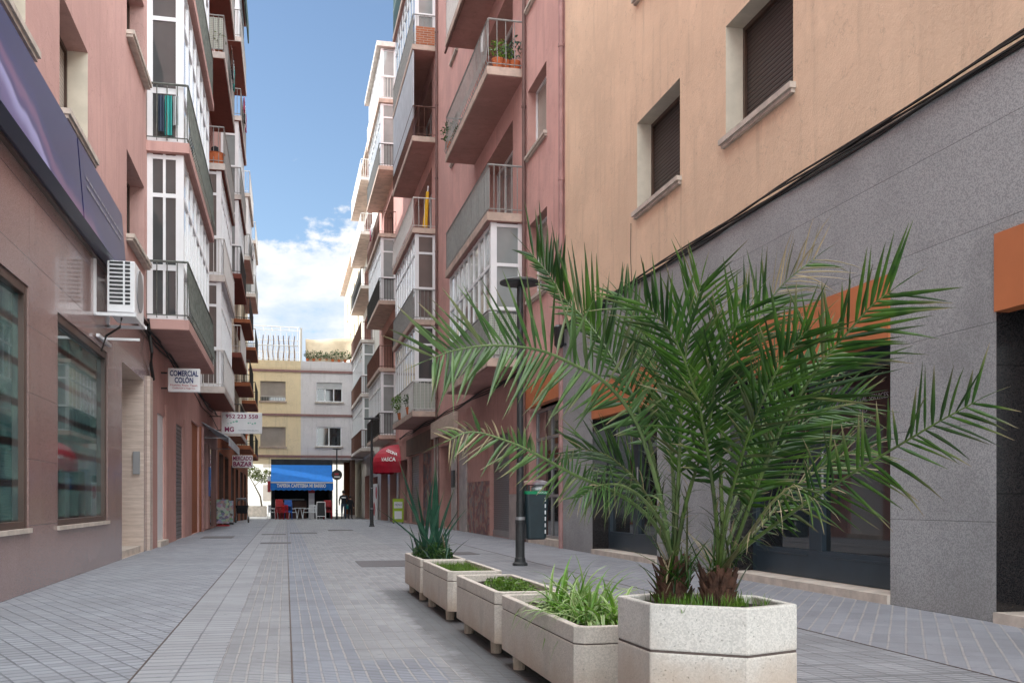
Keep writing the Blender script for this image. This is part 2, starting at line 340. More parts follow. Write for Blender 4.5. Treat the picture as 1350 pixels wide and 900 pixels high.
def text(s,size,mat,parent,loc,rot,width=None,name='lettering',ext=.004,squash=1,bold=0):
    cu=bpy.data.curves.new(name,'FONT'); cu.body=s; cu.size=size; cu.align_x='CENTER'; cu.align_y='CENTER'; cu.extrude=ext; cu.offset=bold; cu.resolution_u=3
    t=bpy.data.objects.new('tmp',cu); C.objects.link(t); bpy.context.view_layer.update()
    me=bpy.data.meshes.new_from_object(t.evaluated_get(bpy.context.evaluated_depsgraph_get())); bpy.data.objects.remove(t); bpy.data.curves.remove(cu)
    w=max(v.co.x for v in me.vertices)-min(v.co.x for v in me.vertices)
    if width: 
        for v in me.vertices: v.co.x*=width/w; v.co.y*=squash
    me.materials.clear(); me.materials.append(mat); me.name=name
    o=bpy.data.objects.new(name,me); C.objects.link(o); o.parent=parent; o.location=loc; o.rotation_euler=rot; return o
FACE=(math.pi/2,0,0)           # text facing -Y (the camera)
# facade: X plane, s=+1 right-hand building (interior towards +X), -1 left
def facade(name,X,s,y0,y1,z0,z1,holes,mat,parent,reveal=.28,rmat=None,depth=0,base=False):
    b=MB(); ys=sorted({y0,y1,*[h[0] for h in holes],*[h[1] for h in holes]}); zs=sorted({z0,z1,*[h[2] for h in holes],*[h[3] for h in holes]})
    def inh(y,z): return any(h[0]<y<h[1] and h[2]<z<h[3] for h in holes)
    for a,c in zip(ys,ys[1:]):
        for d,e in zip(zs,zs[1:]):
            if not inh((a+c)/2,(d+e)/2): b.quad((X,a,d),(X,c,d),(X,c,e),(X,a,e))
    b.k=1
    for h in holes:
        r=s*(h[4] if len(h)>4 else reveal); a,c,d,e=h[:4]; Xi=X+r
        b.quad((X,a,d),(Xi,a,d),(Xi,a,e),(X,a,e)); b.quad((X,c,d),(Xi,c,d),(Xi,c,e),(X,c,e)); b.quad((X,a,e),(Xi,a,e),(Xi,c,e),(X,c,e)); b.quad((X,a,d),(Xi,a,d),(Xi,c,d),(X,c,d))
    b.k=0
    if depth:
        Xb=X+s*depth
        b.quad((X,y0,z0),(Xb,y0,z0),(Xb,y0,z1),(X,y0,z1)); b.quad((X,y1,z0),(Xb,y1,z0),(Xb,y1,z1),(X,y1,z1)); b.quad((X,y0,z1),(Xb,y0,z1),(Xb,y1,z1),(X,y1,z1)); b.quad((Xb,y0,z0),(Xb,y1,z0),(Xb,y1,z1),(Xb,y0,z1))
    return b.build(name,[mat,rmat or mat],parent)
def blind_window(X,s,y0,y1,z0,z1,parent,mat,rev=.24,sill=True,open_=0.,frame=None,sillout=.07):
    Xi=X+s*rev; fr=MB(); t=.05
    for a in ((y0,y0+t,z0,z1),(y1-t,y1,z0,z1),(y0+t,y1-t,z1-t,z1),(y0+t,y1-t,z0,z0+t)): fr.box(Xi-s*.03,Xi+s*.04,*a)
    o=fr.build('window',M[frame or 'brownframe'],parent)
    zb=z0+open_
    MB().box(Xi,Xi+s*.03,y0+t,y1-t,zb+t,z1-t).build('roller_shutter',mat,o)
    if open_: MB().box(Xi+s*.01,Xi+s*.02,y0+t,y1-t,z0+t,zb+t).build('pane',M['glass'],o)
    if sill: 
        b=MB().box(X-s*sillout,X+s*rev,y0-.06,y1+.06,z0-.06,z0); b.box(X-s*(sillout-.025),X,y0-.04,y1+.04,z0-.1,z0-.06); b.build('sill',M['sill'],o)
    return o
def framed_window(X,s,y0,y1,z0,z1,parent,cols=2,glassm='glass',fm='alu',rev=.2,sill=True,rails=()):
    Xi=X+s*rev; fr=MB(); t=.055
    fr.box(Xi-s*.03,Xi+s*.03,y0,y0+t,z0,z1); fr.box(Xi-s*.03,Xi+s*.03,y1-t,y1,z0,z1); fr.box(Xi-s*.03,Xi+s*.03,y0+t,y1-t,z1-t,z1); fr.box(Xi-s*.03,Xi+s*.03,y0+t,y1-t,z0,z0+t)
    for i in range(1,cols):
        y=y0+(y1-y0)*i/cols; fr.box(Xi-s*.028,Xi+s*.028,y-t/2,y+t/2,z0+t,z1-t)
    for z in rails: fr.box(Xi-s*.026,Xi+s*.026,y0+t,y1-t,z-t/2,z+t/2)
    o=fr.build('window',M[fm],parent); MB().box(Xi,Xi+s*.01,y0+t,y1-t,z0+t,z1-t).build('pane',M[glassm],o)
    if sill: MB().box(X-s*.07,X+s*rev,y0-.06,y1+.06,z0-.07,z0).build('sill',M['sill'],o)
    return o
def railing(X0,Xo,s,y0,y1,z,parent,mat,h=1.,step=.115,curve=0,name='railing',r=.009):
    b=MB(); e=.03
    def wall(p,q):
        d=(q-p); L=d.length; n=max(2,int(L/step))
        b.tube([p+Vector((0,0,h)),q+Vector((0,0,h))],.02,6); b.tube([p+Vector((0,0,.08)),q+Vector((0,0,.08))],.012,5)
        out=Vector((-s,0,0)) if abs(d.y)>abs(d.x) else Vector((0,-1 if p.y<(y0+y1)/2 else 1,0))
        for i in range(n+1):
            a=p+d*i/n
            if curve: b.tube([a+Vector((0,0,.03)),a+Vector((0,0,.12))+out*curve,a+Vector((0,0,.4))+out*curve*.4,a+Vector((0,0,h))],r,4,cap=False)
            else: b.tube([a+Vector((0,0,0)),a+Vector((0,0,h))],r,4,cap=False)
    x=Xo+s*e
    wall(Vector((X0,y0+e,z)),Vector((x,y0+e,z))); wall(Vector((x,y0+e,z)),Vector((x,y1-e,z))); wall(Vector((x,y1-e,z)),Vector((X0,y1-e,z)))
    return b.build(name,mat,parent)
def panels(X0,Xo,s,y0,y1,z,parent,mat,z0=.08,z1=.95,near=True,name='railing_panel',off=.05,t=.012):
    b=MB(); x=Xo+s*off
    b.box(x,x+s*t,y0+off,y1-off,z+z0,z+z1)
    if near: b.box(x+s*t,X0,y0+off,y0+off+t,z+z0,z+z1)
    b.box(x+s*t,X0,y1-off-t,y1-off,z+z0,z+z1); return b.build(name,mat,parent)
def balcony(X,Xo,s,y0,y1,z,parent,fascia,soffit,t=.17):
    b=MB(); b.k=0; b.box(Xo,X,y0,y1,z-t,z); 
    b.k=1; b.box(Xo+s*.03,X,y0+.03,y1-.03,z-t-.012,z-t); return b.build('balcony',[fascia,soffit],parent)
def bay(X,Xo,s,y0,y1,z,ztop,parent,inset=.1,front=None,ncol=8,nend=2,gl='glass',transom=(1.0,2.3),back='curtainp',fm='alu'):
    "glazed gallery standing on the balcony slab"
    fr=MB(); g=MB(); xo=Xo+s*inset; ya,yb=y0+inset,y1-inset; t=.05; P=.13
    def post(xc,yc,w=t): fr.box(xc-w/2,xc+w/2,yc-w/2,yc+w/2,z,ztop)
    fr.box(xo,xo+s*P,ya,ya+P,z,ztop); fr.box(xo,xo+s*P,yb-P,yb,z,ztop)
    fr.box(X-s*.09,X,ya,ya+.06,z,ztop); fr.box(X-s*.09,X,yb-.06,yb,z,ztop)
    hs=[.0]+list(transom)+[ztop-z-.09]
    for i,hh in enumerate(hs):
        th=.1 if i in(0,1) else .07
        fr.box(xo+s*P,X-s*.09,ya+.005,ya+.055,z+hh,z+hh+th); fr.box(xo+s*P,X-s*.09,yb-.055,yb-.005,z+hh,z+hh+th); fr.box(xo+s*.005,xo+s*.055,ya+P,yb-P,z+hh,z+hh+th)
    for i in range(1,ncol):
        y=ya+P+(yb-ya-2*P)*i/ncol; fr.box(xo+s*.002,xo+s*.058,y-t/2,y+t/2,z,ztop-.001)
    for i in range(1,nend):
        xx=xo+s*P+(X-s*.09-xo-s*P)*i/nend
        for yy in (ya,yb-.06): fr.box(xx-.022,xx+.022,yy+.002,yy+.058,z,ztop-.001)
    f=fr.build('bay_window_frame',M[fm],parent)
    MB().box(xo+s*.03,xo+s*.04,ya+.04,yb-.04,z+.02,ztop-.02).build('bay_window_glass',M[front or gl],parent); g.box(xo+s*.04,X,ya+.028,ya+.038,z+.02,ztop-.02); g.build('bay_window_glass',M[gl],parent); MB().box(xo+s*.04,X,yb-.038,yb-.028,z+.02,ztop-.02).build('bay_window_glass',M[gl],parent)
    return f
# ------------------------------------------------------------------ ground
def sheet(name,x0,x1,y0,y1,mat,dz=0,ny=None):
    b=MB(); ys=sorted({y0,y1,*[y for y in (28,35,42,47,52,57,62) if y0<y<y1]})
    for a,c in zip(ys,ys[1:]): b.quad((x0,a,gz(a)+dz),(x1,a,gz(a)+dz),(x1,c,gz(c)+dz),(x0,c,gz(c)+dz))
    return struct(b.build(name,mat))
sheet('ground',-300,300,-60,400,M['asph'],-.02)
ST=[('paving_setts',-2.33,-.72,M['pvleft']),('paving_slabs',-.72,-.33,M['pvslab']),('paving_ribbed',-.33,.03,M['pvrib']),('paving_blue_strip',.03,.39,M['pvblue'])]
for n_,a,b_,m_ in ST: sheet(n_,a,b_,-14,64.5,m_)
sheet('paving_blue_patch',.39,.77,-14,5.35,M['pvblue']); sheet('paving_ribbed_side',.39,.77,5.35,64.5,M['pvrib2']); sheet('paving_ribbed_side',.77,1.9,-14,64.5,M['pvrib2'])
sheet('paving_middle',1.9,3.34,-14,64.5,M['pvmid']); sheet('paving_slanted',3.34,4.92,-14,64.5,M['pvright'])
sheet('street_beyond',-12,14,64.5,140,M['asph'],.0)
b=MB()   # drain covers / darker inserts in the paving
for x0,x1,y0,y1 in ((-1.9,-1.2,23.6,24.9),(.95,1.9,12.9,14.2),(.1,.8,26.5,27.4),(-.5,.1,20.4,21.),(2.2,3.,15.5,16.3),(1.2,1.9,29,29.8),(-.6,.0,25.8,26.4)): b.box(x0,x1,y0,y1,.001,.005)
tag(b.build('drain_cover',plain('iron_drain_cover',(.11,.1,.105),.6,.3,20)),'dark iron drain covers set flush in the grey paving','drain covers')['kind']='structure'
# grey long joint lines between strips
b=MB()
for x,w in ((-.72,.007),(.03,.007),(3.34,.005)): b.box(x-w/2,x+w/2,1.5,45,.001,.004)
struct(b.build('paving_joints',M['joint']))

# ------------------------------------------------------------------ RIGHT: tan building over grey granite
XR=4.88; XL=-2.33
t=thing('tan_building','tan rendered building with dark shutters above grey granite shopfronts','building',(XR,6,0))
ops=[(-3,.6,.0,2.17,.5),(2.2,6.03,.0,2.17,.55),(7.28,10.3,.0,2.17,.35),(12.55,15.42,.0,2.17,.35)]
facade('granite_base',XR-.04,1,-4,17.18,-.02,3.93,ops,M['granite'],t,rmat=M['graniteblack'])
wins=[(-3.4,-2.,4.92,6.2),(.3,1.8,4.92,6.2),(4.8,6.3,4.92,6.2),(8.93,10.06,4.96,6.25),(11.85,13.43,4.96,6.22)]
wins=[(8.96,10.5,4.96,6.24) if w[0]==8.93 else w for w in wins]
wins+= [(a,b_,c+3.05,d+3.05) for a,b_,c,d in wins]
facade('upper_wall',XR,1,-4,17.18,3.93,10.4,wins,M['tan'],t,reveal=.25,rmat=M['reveal'],depth=9)
for w in wins: blind_window(XR,1,*w,t,M['blinddark'],rev=.24)
MB().box(XR-.05,XR+.2,-4,17.18,3.928,3.955).build('ledge',M['sill'],t)
b=MB()
for k in range(5):
    pts=[]
    for i in range(60):
        y=-4+21*i/59; pts.append((XR-.055-.012*(k%2)-.006*math.sin(i*1.3+k),y,3.905+.022*k+.012*math.sin(i*.7+k*2)))
    b.tube(pts,.011,5)
b.build('cable_bundle',M['cable'],t)
b=MB()
b.tube([(XR-.015,13.65,4.86),(XR-.018,13.66,4.4),(XR-.015,13.62,4.0)],.005,4)
b.build('loose_cable',M['cable'],t)
for i,o_ in enumerate(ops):
    y0,y1=o_[:2]; X=XR-.04
    MB().box(X-.02,X+.1,y0,y1,2.168,2.71).build('fascia_panel',M['orange'],t)
    Xi=X+o_[4]-.03; fr=MB(); 
    fr.box(Xi-.05,Xi+.05,y0,y0+.09,.08,2.17); fr.box(Xi-.05,Xi+.05,y1-.09,y1,.08,2.17); fr.box(Xi-.05,Xi+.05,y0+.09,y1-.09,2.05,2.17); fr.box(Xi-.05,Xi+.05,y0+.09,y1-.09,.08,.36)
    ym=(y0+y1)/2+.15; fr.box(Xi-.05,Xi+.05,ym-.12,ym+.12,.36,2.05)
    fr.box(Xi-.055,Xi-.05,y0+.12,ym-.15,.30,.315); fr.box(Xi-.055,Xi-.05,ym+.15,y1-.12,.30,.315)
    o=fr.build('shop_front',M['blueframe'],t,bevel=.004)
    MB().box(Xi,Xi+.02,y0+.09,y1-.09,.36,2.05).build('pane',M['glassdark'],o)
    MB().box(X-.12 if i<0 else X-.03,Xi+.06,y0+.003,y1-.003,.0,.075).build('threshold',M['sill'],o)
    MB().box(X+o_[4]+.04,X+2.5,y0,y1,-.01,2.3).build('interior',M['interior'],o)
    MB().tube([(Xi-.09,ym-.2,.85),(Xi-.09,ym-.2,1.35)],.014,8).build('handle',M['greyalu'],o)
    if i==2:
        for k,(tx,zz) in enumerate((('ADVANCED SECURITY',1.83),('FIT FOR THE IA SOLUTIONS',1.72),('HYBRID CLOUD',1.61),('ECOSYSTEM',1.5))[2:]):
            pass
        for tx,zz,ww in (('INTO THE DIGITAL SERVICES',1.78,.95),('HYBRID',1.68,.3),('ECOSYSTEM',1.59,.42)):
            text(tx,.075,M['greytxt'],o,(Xi-.012,8.25,zz),(math.pi/2,0,-math.pi/2),ww,ext=.001)
MB().box(XR-.06,XR-.04,10.3,12.5,2.75,2.76).build('trim',M['greyalu'],t)
reroot(t,(XR,6,0))
c_=thing('dome_camera','black dome camera on a white bracket where tan wall meets granite','camera',(XR,14.6,3.85))
MB().box(-.02,.02,-.05,.05,-.02,.12).build('bracket',M['whitepl'],c_); MB().tube([(-.02,0,.03),(-.16,0,.03)],.02,8).build('arm',M['blackpl'],c_)
MB().lathe([(0,-.1),(.06,-.09),(.1,-.04),(.11,.02),(.09,.06),(.02,.09)],(-.18,0,0),16).build('dome',M['blackpl'],c_,smooth=True)
c_=thing('wall_lantern','black box lantern fixed beside the downpipe above the orange panel','lamp',(XR,17.0,3.9))
MB().box(-.1,0,-.05,.05,-.3,-.26).build('bracket',M['blackpl'],c_); MB().lathe([(.05,-.34),(.09,-.3),(.1,.02),(.06,.06)],(-.16,0,0),10).build('housing',M['blackpl'],c_)
def downpipe(x,y,z1,mat,label,r=.045,col='pipe'):
    b=MB(); b.tube([(x,y,0),(x,y,z1)],r,10); 
    for z in [1.8+2.4*i for i in range(int(z1/2.4))]: b.lathe([(r+.012,0),(r+.012,.05)],(x,y,z),10)
    return tag(b.build('drainpipe',mat,smooth=False),label,'drainpipe')
downpipe(XR-.06,17.24,19,M['pipe'],'pink drainpipe where the tan building meets the pink one')

# ------------------------------------------------------------------ RIGHT: pink building
p=thing('pink_building','pink balconied building on the right behind the lamp post and palm','building')
Y0,Y1,ZT=17.18,44.2,23.
FL=[3.84+3.05*k for k in range(6)]
Xo=4.1
holes=[(18.45,19.9,4.85+.1,6.5),(18.5,20.0,7.95,9.3),(18.5,20.0,11.0,12.4),(18.5,20,14.05,15.4)]
small=[]
for k in range(6):
    z=FL[k]; small.append((28.6,29.7,z+1.05,z+2.3)); small.append((41.6,42.7,z+1.05,z+2.3))
holes+=small
doors=[]
for (a,b_) in ((20.5,26.),(33.,39.3)):
    for k in range(6): doors.append((a+.9,b_-.9,FL[k]+.02,FL[k]+2.35,.5))
gops=[(17.5,19.9,0.,3.2,.25),(21.75,23.95,.0,2.4,.15),(25.2,25.9,.9,2.6,.1),(29.6,32.1,.0,2.6,.5),(34,36.8,.0,2.6,.2),(37.3,40.2,.0,2.6,.2),(40.9,43.6,.0,2.6,.3)]
facade('ground_floor_wall',XR,1,Y0,Y1,-.1,3.6,gops,M['pinkdark'],p,rmat=M['pinkdark'])
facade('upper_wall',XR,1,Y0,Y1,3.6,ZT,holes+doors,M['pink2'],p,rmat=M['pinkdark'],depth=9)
for h in holes[:4]: blind_window(XR,1,*h,p,M['blindbeige'],rev=.2,open_=.35 if h is holes[0] else 0,frame='alu')
for i,h in enumerate(small): blind_window(XR,1,*h,p,M['blindbeige' if i%3 else 'blindwhite'],rev=.16,frame='alu')
for i,h in enumerate(doors):
    o=framed_window(XR,1,h[0],h[1],h[2],h[3],p,4,'glasspale' if i%2 else 'glass','alu',rev=.45,sill=False)
    MB().box(XR+.5,XR+.52,h[0],h[1],h[3]-.5,h[3]).build('shutter_box',M['blindwhite'],o)
    MB().box(XR+.56,XR+.6,h[0],h[1],h[2],h[3]).build('curtain',M['curtain'],o)
# ground floor fillings
X=XR
MB().box(X-.03,X+.12,17.45,20.6,2.75,3.24).build('fascia_panel',M['orange'],p)
o=framed_window(X,1,17.5,19.9,.12,2.7,p,2,'glassdark','greyalu',rev=.18,sill=False,rails=(.95,2.1)); MB().box(X-.02,X+.2,17.5,19.9,.0,.12).build('threshold',M['sill'],o)
MB().box(X+.1,X+.13,21.75,23.95,.15,2.4).build('perforated_shutter',M['perf'],p); MB().box(X+.08,X+.12,21.75,23.95,.0,.15).build('shutter_base',M['greyalu'],p)
MB().box(X-.02,X-.001,23.97,28.3,.0,1.35).build('mural_panel',M['mural'],p); MB().box(X-.018,X-.001,24.0,28.25,1.352,2.6).build('mural_panel',M['pinkdark'],p)
MB().box(X-.02,X-.001,19.95,21.7,-.0,1.0).build('dado',M['marble'],p)
for a,b_ in ((26.9,28.),(28.6,29.45),(32.3,33.)): MB().box(X-.06,X-.021,a,b_,-.05,2.9).build('marble_pilaster',M['marble'],p)
MB().box(X-.1,X-.061,28.75,29.2,1.25,1.75).build('intercom_panel',M['blackpl'],p)
MB().box(X+.4,X+.43,29.6,32.1,0,2.6).build('wooden_door',M['brown'],p)
MB().box(X+.1,X+.13,34,36.8,-.05,2.6).build('roller_shutter',M['mural2'],p); MB().box(X+.1,X+.13,37.3,40.2,-.05,2.6).build('roller_shutter',M['shutsteel'],p)
MB().box(X+.2,X+.23,40.9,43.6,-.07,2.6).build('door_glass',M['glassdark'],p)
MB().box(X-.14,X-.001,28.5,33.2,2.92,3.45).build('sign_fascia',M['travertine'],p); MB().box(X-.1,X-.001,33.6,40.5,2.65,3.3).build('sign_fascia',M['brown'],p)
b=MB()
for k in range(3):
    b.tube([(X-.05-.02*k,19.8+.9*i,3.52+.03*k+.03*math.sin(i*1.1+k)) for i in range(27)],.014,5)
b.build('cable_bundle',M['cable'],p)
def soffitmat(i): return M['red']
def rbalc(y0,y1,k,kind,rmat,parent=p,X=XR,Xo=Xo,s=1,fasc='slabfascia',sof='pinkdark',FL=FL,gl='glass',panel=None,ncol=8,curve=0,dz=3.05,fm='alu',step=.115,nend=1,tr=(1.0,2.2),front=None):
    z=FL[k]; o=balcony(X,Xo,s,y0,y1,z,parent,M[fasc],M[sof])
    if kind=='bay':
        bay(X,Xo,s,y0,y1,z+.001,z+dz-.18,o,ncol=ncol,gl=gl,nend=nend,transom=tr,fm=fm,front=front)
    if rmat: railing(X,Xo,s,y0,y1,z,o,M[rmat],curve=curve,step=step)
    if panel: panels(X,Xo,s,y0,y1,z,o,M[panel])
    return o
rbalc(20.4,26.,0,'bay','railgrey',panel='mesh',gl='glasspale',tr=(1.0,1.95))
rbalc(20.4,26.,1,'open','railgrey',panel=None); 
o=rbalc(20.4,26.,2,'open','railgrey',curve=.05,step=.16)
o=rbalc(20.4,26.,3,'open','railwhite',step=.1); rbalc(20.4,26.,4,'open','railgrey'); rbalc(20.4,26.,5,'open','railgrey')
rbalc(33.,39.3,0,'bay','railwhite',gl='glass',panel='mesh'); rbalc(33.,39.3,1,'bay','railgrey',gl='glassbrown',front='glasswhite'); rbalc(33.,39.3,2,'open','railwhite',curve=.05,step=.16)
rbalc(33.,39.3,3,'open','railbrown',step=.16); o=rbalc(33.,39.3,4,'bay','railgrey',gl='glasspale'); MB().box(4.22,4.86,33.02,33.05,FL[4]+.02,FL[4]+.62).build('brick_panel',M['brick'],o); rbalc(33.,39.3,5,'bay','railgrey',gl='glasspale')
# grey panel of balcony k=1 of the first column (cloth only along the street side)
MB().box(4.16,4.17,20.5,25.9,FL[1]+.1,FL[1]+.95).build('railing_cloth',M['meshlight'],p)
# ends of the recessed balconies: side screens and awnings
MB().box(4.12,4.16,33.05,39.2,FL[3]+.6,FL[4]-.2).build('roll_down_blind',M['greyawn'],p); MB().box(4.12,4.16,35.6,39.2,FL[5]+.1,FL[5]+2.4).build('green_side_blind',M['greenawn'],p)
b=MB(); b.quad((4.1,20.4,FL[3]-.32),(4.1,26,FL[3]-.32),(4.14,26,FL[3]-.02),(4.14,20.4,FL[3]-.02)); b.tube([(4.1,20.4,FL[3]-.33),(4.1,26,FL[3]-.33)],.03,8); b.build('awning_roll',M['railbrown'],p)
p['label']='pink balconied building on the right behind the lamp post and palm'
reroot(p,(XR,30,0))
downpipe(XR-.06,20.1,22,M['pipebrown'],'thin brown drainpipe at the near end of the nearest right balconies',.04)
downpipe(XR-.06,32.4,22,M['pipebrown'],'thin brown drainpipe just before the second column of right balconies',.04)

# RIGHT far: rose building with capped gallery, then white one, then cream one beyond the arch
q=thing('rose_building','rose pink building with white glazed galleries, second from the end on the right','building')
Y0,Y1=44.2,53.5
facade('ground_floor_wall',XR,1,Y0,Y1,-.3,3.5,[(45,48,-.2,2.3,.4),(49,52.6,-.2,2.3,.4)],M['marble'],q,rmat=M['pinkdark'])
hd=[(46.3,51,FL[k]+.02,FL[k]+2.35,.5) for k in range(6)]
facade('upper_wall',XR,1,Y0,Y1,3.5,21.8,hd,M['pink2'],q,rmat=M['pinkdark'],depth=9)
for h in hd: framed_window(XR,1,*h[:4],q,4,'glass','brownframe',rev=.45,sill=False)
for a,b_ in ((45,48),(49,52.6)): MB().box(XR+.3,XR+.33,a,b_,-.2,2.3).build('shop_glass',M['glassdark'],q)
MB().box(XR-.12,XR-.001,45,52.8,2.4,3.2).build('sign_fascia',M['travertine'],q)
KW=dict(parent=q,sof='slabfascia')
rbalc(45.3,52.2,0,'bay','rail',gl='glasspale',**KW); rbalc(45.3,52.2,1,'open','railbrown',**KW); rbalc(45.3,52.2,2,'bay','rail',gl='glasspale',front='glasswhite',**KW); rbalc(45.3,52.2,3,'open','railbrown',**KW); rbalc(45.3,52.2,4,'bay','rail',gl='glasspale',**KW); rbalc(45.3,52.2,5,'bay','railwhite',gl='glasspale',front='glasswhite',dz=2.5,**KW)
MB().box(4.0,XR,45.2,52.3,FL[5]+2.33,FL[5]+2.55).build('gallery_roof',M['slabwhite'],q)
reroot(q,(XR,49,0))
q=thing('white_building','tall white building with galleries at the far right end','building')
Y0,Y1=53.5,66.2
facade('ground_floor_wall',XR,1,Y0,Y1,-.3,3.5,[(54.5,57.5,-.25,2.2,.4),(60,63.5,-.25,2.4,.4)],M['marble'],q,rmat=M['pinkdark'])
hd=[(58,64,FL[k]+.02,FL[k]+2.35,.5) for k in range(6)]
facade('upper_wall',XR,1,Y0,Y1,3.5,21.6,hd,M['white'],q,rmat=M['pinkdark'],depth=9)
for h in hd: framed_window(XR,1,*h[:4],q,4,'glassdark','alu',rev=.45,sill=False)
for a,b_ in ((54.5,57.5),(60,63.5)): MB().box(XR+.3,XR+.33,a,b_,-.25,2.4 if a>58 else 2.2).build('shop_glass',M['brown'],q)
KW=dict(parent=q,sof='slabfascia',fasc='slabwhite')
rbalc(56.5,65,0,'bay','railbrown',gl='glasspale',**KW); rbalc(56.5,65,1,'bay','railbrown',gl='glasspale',**KW); rbalc(56.5,65,2,'open','railbrown',**KW); rbalc(56.5,65,3,'open','rail',**KW); rbalc(56.5,65,4,'open','railwhite',**KW); rbalc(56.5,65,5,'open','railwhite',**KW)
MB().box(4.6,XR,53.5,66.2,21.5,21.75).build('cornice',M['slabfascia'],q)
reroot(q,(XR,60,0))
q=thing('cream_building','cream building with a tan cornice beyond the far end roofs','building')
hh=[(y,y+1.2,3.4+3*k,4.8+3*k) for k in range(1,5) for y in (69,73,77,81)]
facade('wall',XR,1,66.3,86,-.3,18.6,hh,M['cream'],q,depth=9)
for h in hh: framed_window(XR,1,*h,q,2,'glass','alu')
MB().box(4.5,XR,66.3,86,18.3,18.62).build('cornice',M['slabfascia'],q); reroot(q,(XR,76,0))

# red half-dome awning on the right
a=thing('dome_awning','crimson half dome awning lettered in white over a right side doorway','awning',(XR,43.2,2.0))
def dome(th,ph,k=1.): return Vector((-1.15*k*math.cos(ph)*math.sin(th),1.5-1.5*k*math.cos(ph)*math.cos(th),.38+.98*k*math.sin(ph)))
b=MB(); n1_,n2_=18,8; vs=[dome(math.pi*i/n1_,math.pi/2*j/n2_) for i in range(n1_+1) for j in range(n2_+1)]
b.add(vs,[(i*(n2_+1)+j,(i+1)*(n2_+1)+j,(i+1)*(n2_+1)+j+1,i*(n2_+1)+j+1) for i in range(n1_) for j in range(n2_)]); o=b.build('canopy',M['redawn'],a); o.modifiers.new('s','SOLIDIFY').thickness=.01
b=MB(); vs=[]
for i in range(n1_+1): v=dome(math.pi*i/n1_,0); vs+=[v,Vector((v.x,v.y,.1-.03*(i%2)))]
b.add(vs,[(2*i,2*i+2,2*i+3,2*i+1) for i in range(n1_)]); b.build('valance',M['redawn'],a).modifiers.new('s','SOLIDIFY').thickness=.01
for th in (0.02,math.pi*.5,math.pi*.8): MB().tube([dome(th,math.pi/2*j/8,1.004) for j in range(9)],.012,5).build('rib',M['redawn'],a)
for tx,t0,p0,sz,tw in (('COCINA',.42,.62,.2,-.35),('VASCA',.5,.27,.25,0.)):
    o=text(tx,sz,M['whitetxt'],a,(0,0,0),(0,0,0),None,ext=0,bold=.006)
    for v in o.data.vertices:
        u,w_=v.co.x,v.co.y; u,w_=u*math.cos(tw)-w_*math.sin(tw),u*math.sin(tw)+w_*math.cos(tw); v.co=dome(t0-u/1.35,p0+w_/1.05,1.05)
# lime info board and dark post near it
a=thing('menu_board','lime green standing menu board beside the second lamp post','sign board',(4.45,40.5,gz(40.5)))
MB().box(-.22,.22,-.03,.03,.05,1.0).build('panel',M['lime'],a); MB().box(-.17,.17,-.04,-.03,.62,.88).build('notice',M['paper'],a); MB().box(-.15,.15,-.04,-.03,.18,.5).build('notice',M['paper'],a)
text('MENU',.13,M['navy'],a,(0,-.045,.75),FACE,.28,ext=.001)
for x in (-.18,.18): MB().box(x-.02,x+.02,-.12,.12,0,.05).build('foot',M['blackpl'],a)
a=thing('painted_panel','pale wall panel with red shapes behind the second lamp post','panel',(4.84,54,-.2)); MB().box(-.03,0,0,3.2,0,2.).build('panel',M['paper'],a)
bb=MB().add([(-.035,.6+.5*math.cos(g),1.5+.35*math.sin(g)) for g in [i*.63 for i in range(10)]],[tuple(range(10))]); bb.add([(-.035,1.9+.6*math.cos(g),.6+.4*math.sin(g)) for g in [i*.63 for i in range(10)]],[tuple(range(10))]); bb.build('red_shape',M['redtxt'],a)

# ------------------------------------------------------------------ LEFT building A
l=thing('rose_granite_building','pink building on the left with a polished rose granite shopfront','building')
FLL=[3.97+3.05*k for k in range(7)]; X=XL; s=-1
XG=XL+.0
shop=[(-3.4,-.6,.6,2.84,.12),(0,2.8,.6,2.84,.12),(3.4,6.4,.6,2.84,.12),(7.1,10.01,.6,2.84,.12),(11.21,14.21,.59,2.83,.12)]
facade('granite_shopfront',XG,-1,-4,15.0,-.02,3.86,shop,M['rosegranite'],l,rmat=M['rosegranite'])
for y0,y1,z0,z1,_ in shop:
    fr=MB(); Xi=X-.06; w=.09
    fr.box(Xi-.03,Xi+.045,y0,y0+w,z0,z1); fr.box(Xi-.03,Xi+.045,y1-w,y1,z0,z1); fr.box(Xi-.03,Xi+.045,y0+w,y1-w,z1-w,z1); fr.box(Xi-.03,Xi+.045,y0+w,y1-w,z0,z0+w*.7)
    o=fr.build('shop_window',M['brownframe'],l,bevel=.006); MB().box(Xi-.02,Xi-.01,y0+w,y1-w,z0+.06,z1-w).build('pane',M['glassteal'],o); MB().box(X-.05,X+.03,y0-.02,y1+.02,z0-.045,z0-.002).build('sill',M['sill'],o)
MB().box(X-.25,X-.19,13.3,13.9,.75,1.22)
facade('stone_portal',X,-1,15.0,18.45,-.02,3.86,[(15.4,17.7,.0,2.88,1.3)],M['rosegranite'],l,rmat=M['travertine'])
b=MB(); b.box(X-1.5,X-1.3,15.4,17.7,0,2.88); b.build('entrance_door',M['brown'],l)
b=MB(); b.box(X-1.3,X-.05,15.42,17.68,.0,.1); b.box(X-1.3,X-.35,15.42,17.68,.1,.2); b.box(X-1.3,X-.7,15.42,17.68,.2,.3); b.build('marble_steps',M['sill'],l)
MB().box(X-.17,X-.06,17.66,17.695,1.3,1.68).build('intercom_panel',M['greyalu'],l)
MB().box(X+.0,X+.05,18.1,18.45,0,3.0).build('marble_pilaster',M['travertine'],l)
MB().box(X+.001,X+.05,-4,18.4,3.862,3.9).build('copper_trim',M['brownframe'],l)
